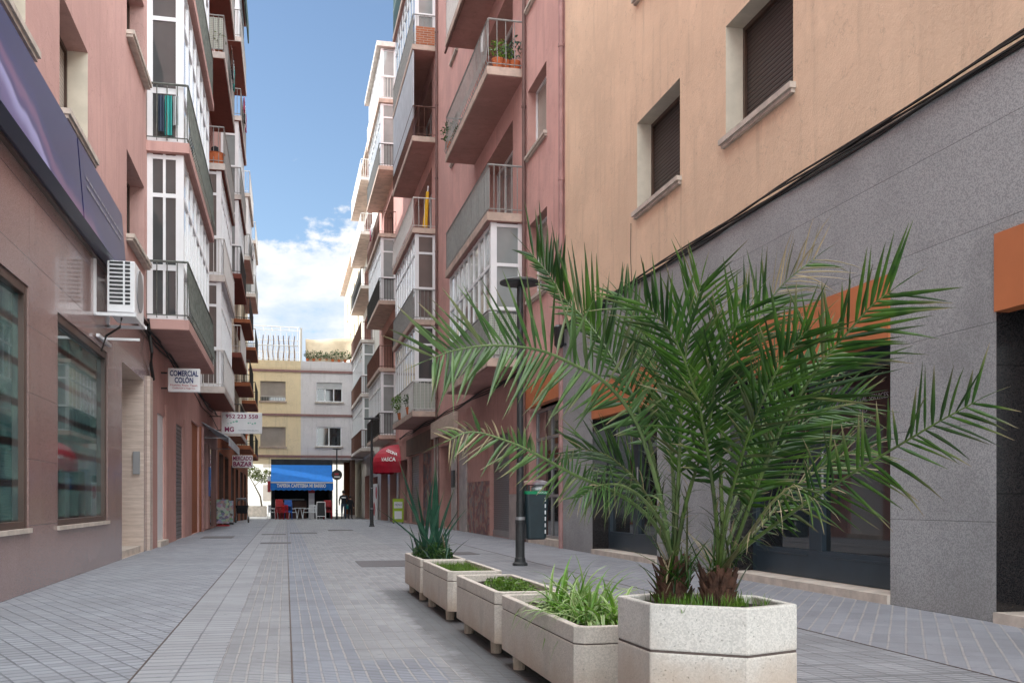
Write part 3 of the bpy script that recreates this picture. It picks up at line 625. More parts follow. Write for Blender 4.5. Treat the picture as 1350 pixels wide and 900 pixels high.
uw=[(-3,-1.6,4.95,6.25),(.5,1.9,4.95,6.25),(4.6,6.,4.95,6.25),(8.6,9.9,5.,6.3),(11.3,12.85,4.98,6.25),(15.85,17.75,4.85,6.13)]
uw+=[(a,b_,c+3.05*k,d+3.05*k) for k in range(1,4) for a,b_,c,d in uw[:6]]
# lines of doors behind the galleries
doors=[(18.9,23.1,FLL[k]+.02,FLL[k]+2.4,.5) for k in range(6)]+[(29.1,33.2,FLL[k]+.02,FLL[k]+2.4,.5) for k in range(6)]+[(25.6,26.7,FLL[k]+1,FLL[k]+2.3,.2) for k in range(6)]
facade('upper_wall',X,-1,-4,17.95,3.86,16.4,uw,M['pink'],l,reveal=.32,rmat=M['pink'],depth=9); facade('tall_upper_wall',X,-1,17.95,36.2,3.86,23,doors,M['pink'],l,reveal=.32,rmat=M['pink'],depth=9)
for i,w in enumerate(uw):
    blind_window(X,-1,*w,l,M['blindbeige' if i%6 in(3,4) else 'blinddark'],rev=.26,sillout=.12,frame='brownframe')
for w in uw[:5]:
    y0,y1,z0,z1=w; MB().box(X-.3,X-.002,y1-.012,y1-.002,z0,z1).build('window_jamb',M['reveal'],l); MB().box(X-.3,X-.002,y0+.002,y0+.012,z0,z1).build('window_jamb',M['reveal'],l)
for d in doors: framed_window(X,-1,*d[:4],l,4 if d[1]-d[0]>2 else 1,'glass','alu',rev=.42 if d[1]-d[0]>2 else .15,sill=False)
lg=[(19.3,20.6,.0,2.5,.35),(22.5,24.2,.0,2.55,.2),(26.3,28.6,.0,2.9,.5),(29.9,32.,.0,2.6,.6),(32.7,35.3,.0,2.6,.6)]
facade('ground_floor_wall',X,-1,18.45,36.2,-.1,3.86,lg,M['pinkdark'],l,rmat=M['pink'])
for k,(y0,y1) in enumerate(((18.6,19.25),(20.65,22.45),(24.25,26.1))): MB().box(X+.001,X+.03,y0,y1,0,2.75).build('pilaster',M['pinkdark'],l)
MB().box(X-.04,X-.03,19.3,20.6,.1,2.5).build('grey_door',M['paper'],l); MB().box(X-.35,X+.08,19.3,20.6,0,.1).build('doorstep',M['sill'],l)
MB().box(X-.05,X-.03,22.5,24.2,.0,2.55).build('roller_shutter',M['shutsteel'],l)
MB().box(X-.07,X-.05,26.3,28.6,.0,2.9).build('brown_door',M['brownpaint'],l)
for y0,y1 in ((29.9,32.),(32.7,35.3)): MB().box(X-.1,X-.08,y0,y1,-.05,2.6).build('shop_glass',M['glassdark'],l)
for y in (32.05,32.35,29.55): MB().box(X+.001,X+.02,y,y+.28,1.,1.9).build('blue_poster',M['bluepl'],l)
MB().box(X+.001,X+.04,28.7,29.3,0,2.9).build('pilaster',M['brownpaint'],l)
LK=dict(parent=l,X=XL,Xo=-1.63,s=-1,FL=FLL,front='glasswhite')
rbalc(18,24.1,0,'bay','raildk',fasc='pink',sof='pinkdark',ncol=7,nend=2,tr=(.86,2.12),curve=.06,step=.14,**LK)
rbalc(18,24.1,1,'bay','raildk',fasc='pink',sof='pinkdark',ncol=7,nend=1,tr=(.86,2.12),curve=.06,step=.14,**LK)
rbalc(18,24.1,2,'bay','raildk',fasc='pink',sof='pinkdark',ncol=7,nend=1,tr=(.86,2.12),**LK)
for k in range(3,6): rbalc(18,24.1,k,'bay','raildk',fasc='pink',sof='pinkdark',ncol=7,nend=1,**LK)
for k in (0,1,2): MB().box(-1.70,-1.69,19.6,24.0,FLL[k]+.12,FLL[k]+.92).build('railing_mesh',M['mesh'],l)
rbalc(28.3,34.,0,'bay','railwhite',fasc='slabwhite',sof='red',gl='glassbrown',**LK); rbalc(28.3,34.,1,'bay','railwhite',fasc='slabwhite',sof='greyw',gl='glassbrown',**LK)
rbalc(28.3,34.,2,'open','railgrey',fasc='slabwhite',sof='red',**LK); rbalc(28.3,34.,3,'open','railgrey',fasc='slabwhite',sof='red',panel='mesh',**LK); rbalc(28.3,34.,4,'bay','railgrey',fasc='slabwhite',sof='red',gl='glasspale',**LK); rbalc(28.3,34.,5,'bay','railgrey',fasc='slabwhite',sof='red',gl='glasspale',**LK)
b=MB()
for k in range(4): b.tube([(X+.03+.02*k,14.3+.9*i,3.7+.03*k+.05*math.sin(i*.9+k)-.02*i*(k==3)) for i in range(24)],.013,5)
b.tube([(X+.04,17.9,3.95),(X+.05,18.,3.7),(X+.09,18.0,3.4),(X+.05,18.2,3.2),(X+.04,18.6,3.0)],.03,6)
b.build('cable_bundle',M['cable'],l)
reroot(l,(XL,10,0))
downpipe(XL+.06,28.95,2.9,M['pipe'],'short pink drainpipe between left shop doorways',.05)
a=thing('purple_banner','long purple and navy printed banner box above the rose granite shopfront','banner',(XL+.02,8,3.95))
# wedge-shaped light box: top leans out a little
def wedge(y0,y1,z0,z1,d0,d1):
    b=MB(); b.add([(-2.31,y0,z0),(-2.31+d0,y0,z0),(-2.31+d1,y0,z1),(-2.31,y0,z1),(-2.31,y1,z0),(-2.31+d0,y1,z0),(-2.31+d1,y1,z1),(-2.31,y1,z1)],[(0,1,2,3),(4,5,6,7),(1,5,6,2),(3,2,6,7),(0,1,5,4)]); return b
wedge(-3.9,11.55,3.93,4.8,.17,.1).build('printed_panel',M['banner'],a); wedge(11.62,14.6,3.93,4.8,.17,.1).build('printed_panel',M['banner'],a)
wedge(-3.9,14.62,3.89,3.928,.06,.168).build('lower_edge',M['bannerdark'],a)
b=MB(); random.seed(3)
for r_,zz in enumerate((4.45,4.35)):
    y=11.9
    while y<14.3:
        w=random.uniform(.08,.3); xx=-2.31+.17-.07*(zz-3.93)/.87+.003; b.box(xx,xx+.003,y,y+w,zz,zz+.028); y+=w+.06
b.build('small_print',M['greytxt'],a)
for ch in a.children: ch.matrix_parent_inverse=Matrix.Translation(-a.location)
# air conditioner
a=thing('air_conditioner','white outdoor air conditioner on a wall bracket above the granite shopfront','air conditioner',(XL,13.3,3.2))
x0,x1,y0,y1,z0,z1=.14,.47,0,.82,.02,.67
b=MB(); b.box(x0,x1,y0,y1,z0,z1); b.build('casing',M['alu'],a,bevel=.012)
b=MB()
for c0,c1 in ((x0+.03,x0+.19),(x0+.215,x0+.275)):
    for i in range(11): b.box(c0,c1,y0-.006,y0-.001,z0+.1+i*.051,z0+.13+i*.051)
b.build('grille',M['blackpl'],a)
MB().lathe([(.001,0),(.27,0),(.27,.01)],(0,0,0),24).build('fan_grille',M['greyalu'],a); fg=[c for c in a.children if c.name.startswith('fan_grille')][0]; fg.location=(x1+.003,.42,.37); fg.rotation_euler=(0,math.pi/2,0)
b=MB(); b.box(0,.03,-.1,-.06,-.03,.75); b.box(0,.5,.0-.08,-.04,-.04,0); b.box(0,.03,.86,.9,-.03,.75); b.box(0,.5,.86,.9,-.04,0); b.box(.45,.49,-.04,.86,-.04,.0); b.box(.02,.06,-.04,.86,-.3,-.26); b.box(.02,.5,.2,.24,-.3,-.27); b.build('bracket',M['alu'],a)
b=MB(); b.tube([(.3,.1,-.03),(.28,.1,-.15),(.1,.2,-.25),(.05,.15,-.45)],.015,6); b.build('hose',M['cable'],a)

# LEFT building B, C
l=thing('red_trim_building','tall pink building with red balcony soffits on the far left','building')
FB=[3.4+2.9*k for k in range(7)]
lg=[(37,39.5,-.05,2.6,.5),(40.5,43,-.1,2.6,.5)]
facade('ground_floor_wall',XL,-1,36.2,44,-.2,3.3,lg,M['brownpaint'],l,rmat=M['brown'])
for y0,y1,*_ in lg: MB().box(XL-.1,XL-.08,y0,y1,-.1,2.6).build('shop_glass',M['glassdark'],l)
dd=[(38.6,42.4,FB[k]+.02,FB[k]+2.3,.5) for k in range(7)]
facade('upper_wall',XL,-1,36.2,44,3.3,23.7,dd,M['pinkdark'],l,depth=9)
for d in dd: framed_window(XL,-1,*d[:4],l,3,'glass','alu',rev=.42,sill=False)
LK=dict(parent=l,X=XL,Xo=-1.6,s=-1,FL=FB,dz=2.9)
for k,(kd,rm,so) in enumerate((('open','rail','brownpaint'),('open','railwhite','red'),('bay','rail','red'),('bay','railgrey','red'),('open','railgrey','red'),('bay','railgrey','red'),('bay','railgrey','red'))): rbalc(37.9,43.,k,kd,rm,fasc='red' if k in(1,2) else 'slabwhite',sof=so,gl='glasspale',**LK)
MB().box(-1.55,-1.5,38,42.9,FB[6]-.9,FB[6]-.2).build('green_awning',M['greenawn'],l)
reroot(l,(XL,40,0))
l=thing('pale_far_building','lower pale pink building with small balconies at the far left end','building')
FC=FB[:5]
lg=[(45,47.5,-.2,2.4,.5),(49,51.5,-.2,2.4,.5),(54,57,-.25,2.4,.5),(59,61.5,-.3,2.4,.5)]
facade('ground_floor_wall',XL,-1,44,64.6,-.4,3.3,lg,M['brownpaint'],l,rmat=M['brown'])
for y0,y1,*_ in lg: MB().box(XL-.1,XL-.08,y0,y1,-.3,2.4).build('shop_glass',M['interior'],l)
dd=[(y,y+3.6,FC[k]+.02,FC[k]+2.3,.5) for k in range(5) for y in (48.2,56.6)]
facade('upper_wall',XL,-1,44,64.6,3.3,17.6,dd,M['cream'],l,depth=9)
for d in dd: framed_window(XL,-1,*d[:4],l,3,'glass','alu',rev=.42,sill=False)
LK=dict(parent=l,X=XL,Xo=-1.6,s=-1,FL=FC,dz=2.9)
for c0,c1 in ((47.3,52.6),(55.8,61)):
    for k,(kd,rm,so) in enumerate((('open','rail','brownpaint'),('open','rail','red'),('open','rail','red'),('bay','railgrey','pinkdark'),('open','railwhite','slabfascia'))): rbalc(c0,c1,k,kd,rm,fasc='brownpaint' if k<3 else 'slabwhite',sof=so,gl='glasspale',**LK)
reroot(l,(XL,54,0))

# hanging signs, left
def signbox(name,label,x0,x1,y,z0,z1,lines,arm=True,t=.14):
    a=thing(name,label,'sign',((x0+x1)/2,y,z0)); w=(x1-x0)/2; hh=z1-z0
    MB().box(-w,w,0,t,0,hh).build('panel',M['paper'],a,bevel=.012)
    b=MB(); b.tube([(-w-.02,t/2,hh*.8),(XL-(x0+x1)/2,t/2,hh*.8)],.018,6); b.tube([(-w-.02,t/2,hh*.15),(XL-(x0+x1)/2,t/2,hh*.15)],.018,6); b.build('bracket',M['rail'],a)
    for tx,sz,mt,xx,zz,ww,bo in lines: text(tx,sz,M[mt],a,(xx,-.006,zz),FACE,ww,ext=.003,bold=bo)
    return a
signbox('shop_sign','small white COMERCIAL COLÓN sign under the nearest left balcony',-2.2,-1.61,20,2.94,3.39,[('COMERCIAL',.145,'navy',.0,.345,.52,.004),('COLÓN',.145,'navy',.0,.215,.34,.004),('Muebles, Ropa, Textil,',.05,'redtxt',.0,.125,.5,0),('Confección y Hogar S.L.',.045,'redtxt',.0,.07,.42,0)])
MB_=signbox('shop_sign','wide white sign with telephone number and MG lettering over the left shops',-1.96,-.73,32.3,2.96,3.62,[('952 223 558',.17,'magenta',.0,.53,.98,.003),('MG',.2,'magenta',-.38,.12,.28,.007),('GESTORIA INMOBILIARIA',.06,'greytxt',.2,.1,.62,0)])
b=MB()
for i,(x,z,r_) in enumerate(((-.33,.33,.03),(-.25,.36,.035),(-.16,.38,.045),(-.42,.31,.02),(.2,.33,.03),(.32,.31,.03),(.4,.33,.035),(.26,.34,.02))): b.add([(x+r_*math.cos(g),-.004,z+r_*.8*math.sin(g)) for g in [j*.9 for j in range(7)]],[tuple(range(7))])
b.build('printed_shapes',M['mint'],MB_)
signbox('shop_sign','small MERCADO BAZAR sign with magenta letters farthest along the left',-2.28,-1.42,45,2.3,2.84,[('MERCADO',.25,'magenta',.0,.4,.8,.006),('BAZAR',.27,'magenta',.0,.15,.8,.009)])
a=thing('shop_awning','grey sloping canvas awning over the left shop doorways','awning',(XL,29.5,2.55))
b=MB(); b.add([(0,0,.55),(0,6.3,.55),(.75,0,.12),(.75,6.3,.12),(0,0,.53),(0,6.3,.53),(.75,0,.1),(.75,6.3,.1)],[(0,1,3,2),(4,6,7,5),(0,2,6,4),(1,5,7,3)]); b.box(.74,.76,0,6.3,-.12,.12); b.build('canopy',M['greyawn'],a)
b=MB(); b.tube([(0,.1,.1),(.72,.1,.1)],.015,6); b.tube([(0,6.2,.1),(.72,6.2,.1)],.015,6); b.build('arm',M['greyalu'],a)

# ------------------------------------------------------------------ END of street
YE=65.
def endwall(name,label,x0,x1,mat,w,bandm):
    a=thing(name,label,'building',((x0+x1)/2,YE,0)); b=MB(); cx=(x0+x1)/2
    xs=sorted({x0,x1,*[h[0] for h in w],*[h[1] for h in w]}); zs=sorted({3.5,9.75,*[h[2] for h in w],*[h[3] for h in w]})
    for p0,p1 in zip(xs,xs[1:]):
        for z0,z1 in zip(zs,zs[1:]):
            if not any(h[0]<(p0+p1)/2<h[1] and h[2]<(z0+z1)/2<h[3] for h in w): b.quad((p0,YE,z0),(p1,YE,z0),(p1,YE,z1),(p0,YE,z1))
    for h in w:
        b.quad((h[0],YE,h[2]),(h[0],YE+.2,h[2]),(h[0],YE+.2,h[3]),(h[0],YE,h[3])); b.quad((h[1],YE,h[2]),(h[1],YE+.2,h[2]),(h[1],YE+.2,h[3]),(h[1],YE,h[3]))
        b.quad((h[0],YE,h[3]),(h[0],YE+.2,h[3]),(h[1],YE+.2,h[3]),(h[1],YE,h[3])); b.quad((h[0],YE,h[2]),(h[0],YE+.2,h[2]),(h[1],YE+.2,h[2]),(h[1],YE,h[2]))
    b.box(x0,x1,YE+.21,YE+9,3.5,9.3); b.build('wall',mat,a)
    bb=MB()
    for z in (3.62,6.25,9.05): bb.box(x0,x1,YE-.06,YE-.002,z,z+.15)
    bb.build('string_course',bandm,a)
    return a
a=endwall('yellow_house','pale yellow low building closing the street, left half','',1,M['yellow'],[],M['band']) if 0 else endwall('yellow_house','pale yellow building over the passage closing the street',XL,.93,M['yellow'],[(-1.58,-.02,7.2,8.45),(-1.58,-.02,4.3,5.55)],M['band'])
for z0,z1 in ((7.2,8.45),(4.3,5.55)):
    o=MB().box(-1.58,-.02,YE+.12,YE+.15,z0+(.25 if z0>6 else 0),z1).build('window',M['blindbeige'],a); MB().box(-1.66,.06,YE-.08,YE-.001,z0-.1,z0-.001).build('sill',M['slabfascia'],o)
    if z0>6:
        MB().box(-1.58,-.02,YE+.13,YE+.14,z0,z0+.25).build('pane',M['glass'],o)
        r=MB(); r.tube([(-1.5,YE-.05,z0+.3),(-.1,YE-.05,z0+.3)],.012,5)
        for i in range(15): r.tube([(-1.5+i*.1,YE-.05,z0),(-1.5+i*.1,YE-.05,z0+.3)],.006,4)
        r.build('window_guard',M['railwhite'],o)
MB().box(XL,.93,YE-.02,YE+.2,9.3,9.78).build('parapet',M['yellow'],a)
r=MB()
for i in range(28): r.tube([(XL+.05+i*.115,YE+.1,9.75),(XL+.05+i*.115,YE+.1,10.75)],.012,4)
r.tube([(XL,YE+.1,10.75),(.8,YE+.1,10.75)],.03,6); r.tube([(XL,YE+.1,9.9),(.8,YE+.1,9.9)],.02,6); r.build('terrace_railing',M['railwhite'],a)
r=MB()
for i in range(9):
    x=-2.0+i*.34; r.tube([(x,YE+1.2,9.7),(x+.02*math.sin(i),YE+1.2,11.75)],.02,5)
for z in (10.5,11.25,11.9): r.tube([(-2.1,YE+1.2,z),(.85,YE+1.2,z)],.022,5)
r.tube([(-2.1,YE+1.2,12.15),(.85,YE+1.2,12.1)],.03,5)
for i in range(6): r.tube([(-2.+i*.55,YE+1.2,12.1),(-2.+i*.55,YE+4.,12.3)],.02,5)
r.build('pergola_frame',M['railwhite'],a)
reroot(a,(-.7,YE,0))
random.seed(5); 
for i in range(7):
    x=-1.45+i*.33; b=MB(); pts=[(x+.03*math.sin(j*1.1+i),YE+1.05,9.85+j*.24) for j in range(8)]; b.tube(pts,.05+.02*(i%2),7,.03)
    tag(b.build('furled_curtain',plain('brown_grey_cloth',(.2,.15,.13),.9) if i==0 else bpy.data.materials['brown_grey_cloth']),'furled brown cloth strip hanging from the white terrace pergola','curtain','furled cloth strips on the terrace pergola')
a=endwall('grey_house','pale grey building over the passage with white framed windows',.93,4.86,M['greyw'],[(1.9,3.55,7.2,8.45),(1.9,3.5,4.35,5.6)],M['band'])
def ewin(x0,x1,z0,z1,cols,box):
    fr=MB(); t=.06; yy=YE+.06
    fr.box(x0,x0+t,yy,yy+.06,z0,z1); fr.box(x1-t,x1,yy,yy+.06,z0,z1); fr.box(x0,x1,yy+.001,yy+.05,z1-t,z1); fr.box(x0,x1,yy+.001,yy+.05,z0,z0+t)
    for i in range(1,cols): fr.box(x0+(x1-x0)*i/cols-.035,x0+(x1-x0)*i/cols+.035,yy+.002,yy+.06,z0,z1-box)
    o=fr.build('window',M['alu'],a)
    if box: MB().box(x0+.02,x1-.02,yy-.01,yy+.05,z1-box,z1-.01).build('shutter_box',M['blindwhite'],o)
    MB().box(x0+.03,x1-.03,yy+.055,yy+.07,z0+.03,z1-.03).build('pane',M['glassdark'],o); MB().box(x0-.1,x1+.1,YE-.1,YE-.001,z0-.09,z0-.001).build('sill',M['sill'],o)
ewin(1.9,3.55,7.2,8.45,3,.42); ewin(1.9,3.5,4.35,5.6,2,0)
MB().box(.93,4.86,YE-.02,YE+.2,9.3,9.78).build('parapet',M['greyw'],a); MB().box(.88,1.02,YE-.0,YE+3,9.78,11.9).build('party_wall',M['white'],a)
reroot(a,(2.9,YE,0))
# shade sail
b=MB(); N=14; vs=[]; fs=[]
for i in range(N+1):
    for j in range(7):
        u,v=i/N,j/6; x=1.25+3.55*u; z=11.45-.12*u+.45*u*u-1.55*v*(1-.0*u); z+=.25*math.sin(u*math.pi)*v*-.6+.05*math.sin(u*14+v*3)*v; y=YE+1.6-1.3*v+.12*math.sin(u*9+v*2); vs.append((x,y,z))
for i in range(N):
    for j in range(6): fs.append((i*7+j,(i+1)*7+j,(i+1)*7+j+1,i*7+j+1))
b.add(vs,fs); o=b.build('shade_sail',M['sail'],smooth=True); o.modifiers.new('s','SOLIDIFY').thickness=.01
tag(o,'beige canvas shade sail stretched over the grey building roof terrace','shade sail')
# cafe under the arch
a=thing('cafe','dark cafe front with a wide blue canvas awning under the end buildings','cafe',(1,YE,gz(65)))
b=MB(); b.box(-.92,-.72,YE-.1,YE+8.9,-.4,3.5); b.box(2.72,2.92,YE-.1,YE+8.9,-.4,3.5); b.box(-.72,2.72,YE+3,YE+3.2,-.4,3.5); b.box(-.72,2.72,YE-.1,YE,2.5,3.5); b.build('walls',M['interior'],a)
MB().box(1.42,1.78,YE-.12,YE+.1,-.3,1.35).build('white_pillar',M['paper'],a); MB().box(1.40,1.80,YE-.14,YE+.12,1.35,1.75).build('red_sign',M['redpl'],a)
MB().box(-.7,1.3,YE+.9,YE+1.2,-.3,.85).build('bar_counter',M['brown'],a); MB().box(-.5,1.2,YE+2.6,YE+2.9,.9,1.0).build('shelf',M['greyalu'],a)
b=MB(); x0,x1=-.9,2.85
b.add([(x0,YE-.12,3.14),(x1,YE-.12,3.14),(x0-.03,YE-1.55,1.98),(x1+.05,YE-1.55,1.98),(x0,YE-.12,3.11),(x1,YE-.12,3.11),(x0-.03,YE-1.55,1.95),(x1+.05,YE-1.55,1.95)],[(0,2,3,1),(4,5,7,6),(0,4,6,2),(1,3,7,5)])
n=24
vs=[(x0-.03+(x1-x0+.08)*i/n,YE-1.56,1.98) for i in range(n+1)]+[(x0-.03+(x1-x0+.08)*i/n,YE-1.56-.02*(i%2),1.55-.06*(i%2)) for i in range(n+1)]
b.add(vs,[(i,i+1,n+2+i,n+1+i) for i in range(n)]); b.build('awning',M['blueawn'],a)
MB().box(x0-.03,x1+.05,YE-1.585,YE-1.562,1.96,2.04).build('awning_bar',M['paper'],a)
text('TAPERIA CAFETERIA MI BARRIO',.3,M['whitetxt'],a,(.95,YE-1.61,1.79),FACE,3.0,ext=.002,bold=.012)
b=MB()
for x in (x0+.02,x1-.02): b.tube([(x,YE-.1,2.4),(x,YE-1.5,1.97)],.02,6)
b.build('awning_arm',M['greyalu'],a)
reroot(a,(1,YE,0))
for ch in a.children: ch.matrix_parent_inverse=Matrix.Translation(-Vector((1,YE,0)))
# passage piers
a=thing('passage_pier','dark brown square pier at the right passage mouth','pier',(4.2,YE+.2,-.35)); MB().box(-.17,.17,-.17,.17,0,3.85).build('shaft',M['brown'],a); MB().box(-.2,.2,-.2,.2,0,.3).build('base',M['marble'],a)
a=thing('passage_pier','second brown pier set deeper in the right passage','pier',(4.1,YE+4.5,-.35)); MB().box(-.2,.2,-.2,.2,0,3.85).build('shaft',M['brownpaint'],a); MB().box(-.23,.23,-.23,.23,0,.3).build('base',M['marble'],a)
# beyond: bright square
a=thing('white_apartment_block','bright white building seen through the passage','building',(0,92,-.3)); b=MB(); b.box(-16,16,92,100,-.3,13); b.build('wall',M['white'],a)
for i in range(12):
    for k in range(4): MB().box(-14+i*2.4,-13+i*2.4,91.93,91.99,.9+k*3,2.3+k*3).build('window',M['blindbeige'],a)
reroot(a,(0,92,-.3))
a=thing('stone_tree_box','low beige stone tree box seen through the left passage','planter',(-2.1,74,-.28)); MB().box(-.75,.75,-.4,.4,0,.75).build('box',M['sill'],a,bevel=.02); MB().box(-.68,.68,-.33,.33,.751,.77).build('soil',M['soil'],a)
a=thing('street_tree','small leaning tree seen through the left passage','tree',(-1.75,74.2,.45))
b=MB(); b.tube([(.05,0,-.0),(-.05,0,.7),(-.35,0,1.3),(-.55,0,1.7)],.07,7,.04); b.tube([(-.45,0,1.5),(-.1,.1,1.85),(.25,.1,2.1)],.035,6,.02); b.tube([(-.55,0,1.7),(-.9,.1,2.3)],.035,6,.02); b.build('trunk',M['bark'],a)
def leafcloud(c,rx,ry,rz,n,sz,seed,shell=.35):
    random.seed(seed); b=MB(); dry=[];tone=[]
    for _ in range(n):
        while 1:
            v=Vector([random.uniform(-1,1) for _ in range(3)])
            if shell<v.length<1: break
        p_=Vector(c)+Vector((v.x*rx,v.y*ry,v.z*rz)); d=Vector([random.gauss(0,1) for _ in range(3)]).normalized(); e=d.cross(Vector([random.gauss(0,1) for _ in range(3)])).normalized(); s_=sz*random.uniform(.6,1.3)
        b.add([p_-d*s_,p_+e*s_*.35,p_+d*s_,p_-e*s_*.35],[(0,1,2,3)]); g=random.random(); dry+=[0]*4; tone+=[g*.8]*4
    return b,dict(dry=dry,tone=tone)
b,at=leafcloud((.3,.1,2.2),1.1,.8,.5,500,.12,4); b2,at2=leafcloud((-.8,.1,2.5),.7,.6,.5,300,.12,5)
b.v; o=len(b.v); b.add(b2.v,b2.f); b.build('crown',M['treeleaf'],a,attrs={k:at[k]+at2[k] for k in at})

# ------------------------------------------------------------------ street furniture
def lamp(loc,hh,label,R=.27,bandy=True):
    a=thing('street_lamp',label,'street lamp',loc,'street lamps with flat disc heads')
    b=MB(); b.lathe([(.1,0),(.1,.03),(.075,.05),(.07,.1),(.062,.11),(.06,.55),(.064,.56),(.064,.6),(.05,.61),(.048,1.3),(.055,1.31),(.055,1.34),(.045,1.35),(.042,hh-.05),(.03,hh-.02)],(0,0,0),18); b.build('post',M['lamp'],a,smooth=False)
    b=MB(); b.lathe([(.05,-.02),(R*.8,-.012),(R,.0),(R,.02),(R*.85,.045),(.05,.075),(.001,.08)],(0,0,hh),32); b.build('disc_head',M['lamp'],a)
    MB().lathe([(.067,0),(.067,.04)],(0,0,.6),16).build('clamp_band',M['greyalu'],a); MB().lathe([(.058,0),(.058,.04)],(0,0,1.31),16).build('clamp_band',M['greyalu'],a)
    return a
lamp((3.01,12.77,0),2.93+.0,'nearest black lamp post with disc head and litter bin beside the palm') if 0 else None
L1=lamp((3.01,12.77,0),3.71,'nearest black lamp post with flat disc head, behind the palm')
lamp((2.9,34.7,-.035),3.72,'middle black lamp post with disc head in front of the crimson awning')
L3=lamp((3.05,62.,-.28),4.3,'farthest black lamp post carrying a round sign by the cafe')
a=thing('round_sign','round dark sign plate with red mark on the farthest lamp post','sign',(3.05,61.9,2.45)); b=MB(); b.lathe([(.32,-.01),(.32,.01)],(0,0,0),24); o=b.build('plate',M['blackpl'],a); o.rotation_euler=(math.pi/2,0,0)
MB().box(-.14,.1,-.02,-.012,.0,.09).build('red_mark',M['redtxt'],a); MB().box(-.17,.17,-.02,-.012,-.16,-.08).build('white_mark',M['paper'],a)
# litter bin
a=thing('litter_bin','dark teal litter bin with green band mounted beside the nearest lamp post','bin',(3.24,12.9,.34))
def rrect(w,d,r,n=5):
    pts=[]
    for cx,cy,a0 in ((w-r,d-r,0),(-w+r,d-r,90),(-w+r,-d+r,180),(w-r,-d+r,270)):
        for i in range(n+1): g=math.radians(a0+90*i/n); pts.append((cx+r*math.cos(g),cy+r*math.sin(g)))
    return pts
def loft(b,secs):
    n=len(secs[0][0]); vs=[]; 
    for pts,z in secs: vs+=[(x,y,z) for x,y in pts]
    fs=[tuple(range(n))[::-1]]+[tuple((len(secs)-1)*n+i for i in range(n))]
    for j in range(len(secs)-1):
        for i in range(n): fs.append((j*n+i,j*n+(i+1)%n,(j+1)*n+(i+1)%n,(j+1)*n+i))
    b.add(vs,fs); return b
loft(MB(),[(rrect(.12,.12,.05),0),(rrect(.135,.135,.05),.02),(rrect(.165,.16,.05),.62)]).build('body',M['binmat'],a)
loft(MB(),[(rrect(.168,.163,.05),.6),(rrect(.17,.165,.05),.64)]).build('rim_band',M['green'],a)
loft(MB(),[(rrect(.16,.155,.05),.715),(rrect(.175,.17,.05),.73),(rrect(.165,.16,.06),.76),(rrect(.1,.1,.05),.785)]).build('lid',graffiti('sticker_covered_lid',(.4,.42,.44),14.),a)
b=MB(); b.box(-.16,-.13,-.1,.1,.6,.74); b.box(.1,.13,.1,.13,.6,.74); b.box(-.13,-.1,-.15,-.13,.62,.73); b.build('lid_support',M['blackpl'],a)
b=MB()
for i in range(6): b.box(.1,.115,-.158-.0,-.15,.08+i*.085,.13+i*.085)
b.build('reflective_mark',M['whitepl'],a); text('RECICLA',.03,M['whitetxt'],a,(.06,-.168,.62),FACE,.12,ext=.001)
b=MB(); random.seed(9)
for i in range(5): b.lathe([(.005,0),(.04,.015),(.05,.04),(.03,.07),(.002,.085)],(random.uniform(-.08,.08),random.uniform(-.08,.06),.63+random.uniform(0,.015)),8)
tag(b.build('rubbish_bags',M['whitepl'],smooth=True),'crumpled white rubbish filling the litter bin mouth','rubbish').location=(3.24,12.9,.34)
MB().box(-.25,-.15,-.02,.02,.2,.5).build('post_clamp',M['lamp'],a)

# planters
def trough(y0,y1,label):
    x0,x1=1.1,1.49; cx,cy=(x0+x1)/2,(y0+y1)/2; a=thing('concrete_planter',label,'planter',(cx,cy,0),'row of low concrete planters')
    w,d=(x1-x0)/2,(y1-y0)/2; c=.035
    def oc(w,d,c): return [(-w+c,-d),(w-c,-d),(w,-d+c),(w,d-c),(w-c,d),(-w+c,d),(-w,d-c),(-w,-d+c)]
    def ring(z0,z1,w,d,wi,di,c):
        b=MB(); o_,i_=oc(w,d,c),oc(wi,di,c*.6); n=8
        vs=[(x,y,z0) for x,y in o_]+[(x,y,z1) for x,y in o_]+[(x,y,z1) for x,y in i_]+[(x,y,z0) for x,y in i_]
        fs=[]
        for k in range(4):
            for i in range(n): fs.append((k*n+i,k*n+(i+1)%n,((k+1)%4)*n+(i+1)%n,((k+1)%4)*n+i))
        return b.add(vs,fs)
    ring(.078,.288,w,d,w-.035,d-.035,c).build('body',M['conc'],a,bevel=.004); ring(.285,.29,w-.004,d-.004,w-.03,d-.03,c).build('groove',M['joint'],a); ring(.292,.36,w,d,w-.035,d-.035,c).build('rim',M['conc'],a,bevel=.005)
    b=MB().prism(oc(w-.03,d-.03,c),.08,.1); b.build('floor',M['conc'],a)
    b=MB(); nx,ny=5,14; vs=[]; random.seed(int(y0*10))
    for i in range(nx+1):
        for j in range(ny+1): vs.append((-w+.034+(2*w-.068)*i/nx,-d+.034+(2*d-.068)*j/ny,.315+random.uniform(-.008,.01)))
    b.add(vs,[(i*(ny+1)+j,(i+1)*(ny+1)+j,(i+1)*(ny+1)+j+1,i*(ny+1)+j+1) for i in range(nx) for j in range(ny)]); b.build('soil',M['soil'],a,smooth=True)
    for sx in (-1,1):
        for sy in (-1,1): MB().lathe([(.03,0),(.034,.08)],(sx*(w-.05),sy*(d-.22),0),10).build('foot',M['conc'],a)
    return a
trough(8.3,9.45,'farthest low planter of the row, holding the tall agave'); trough(6.85,8.18,'low concrete planter filled with short grass, third from the hexagonal one'); trough(5.24,6.53,'low concrete planter holding a small bright green mat, second from the hexagonal one'); trough(3.72,5.12,'low concrete planter with the spider plant, next to the hexagonal one')
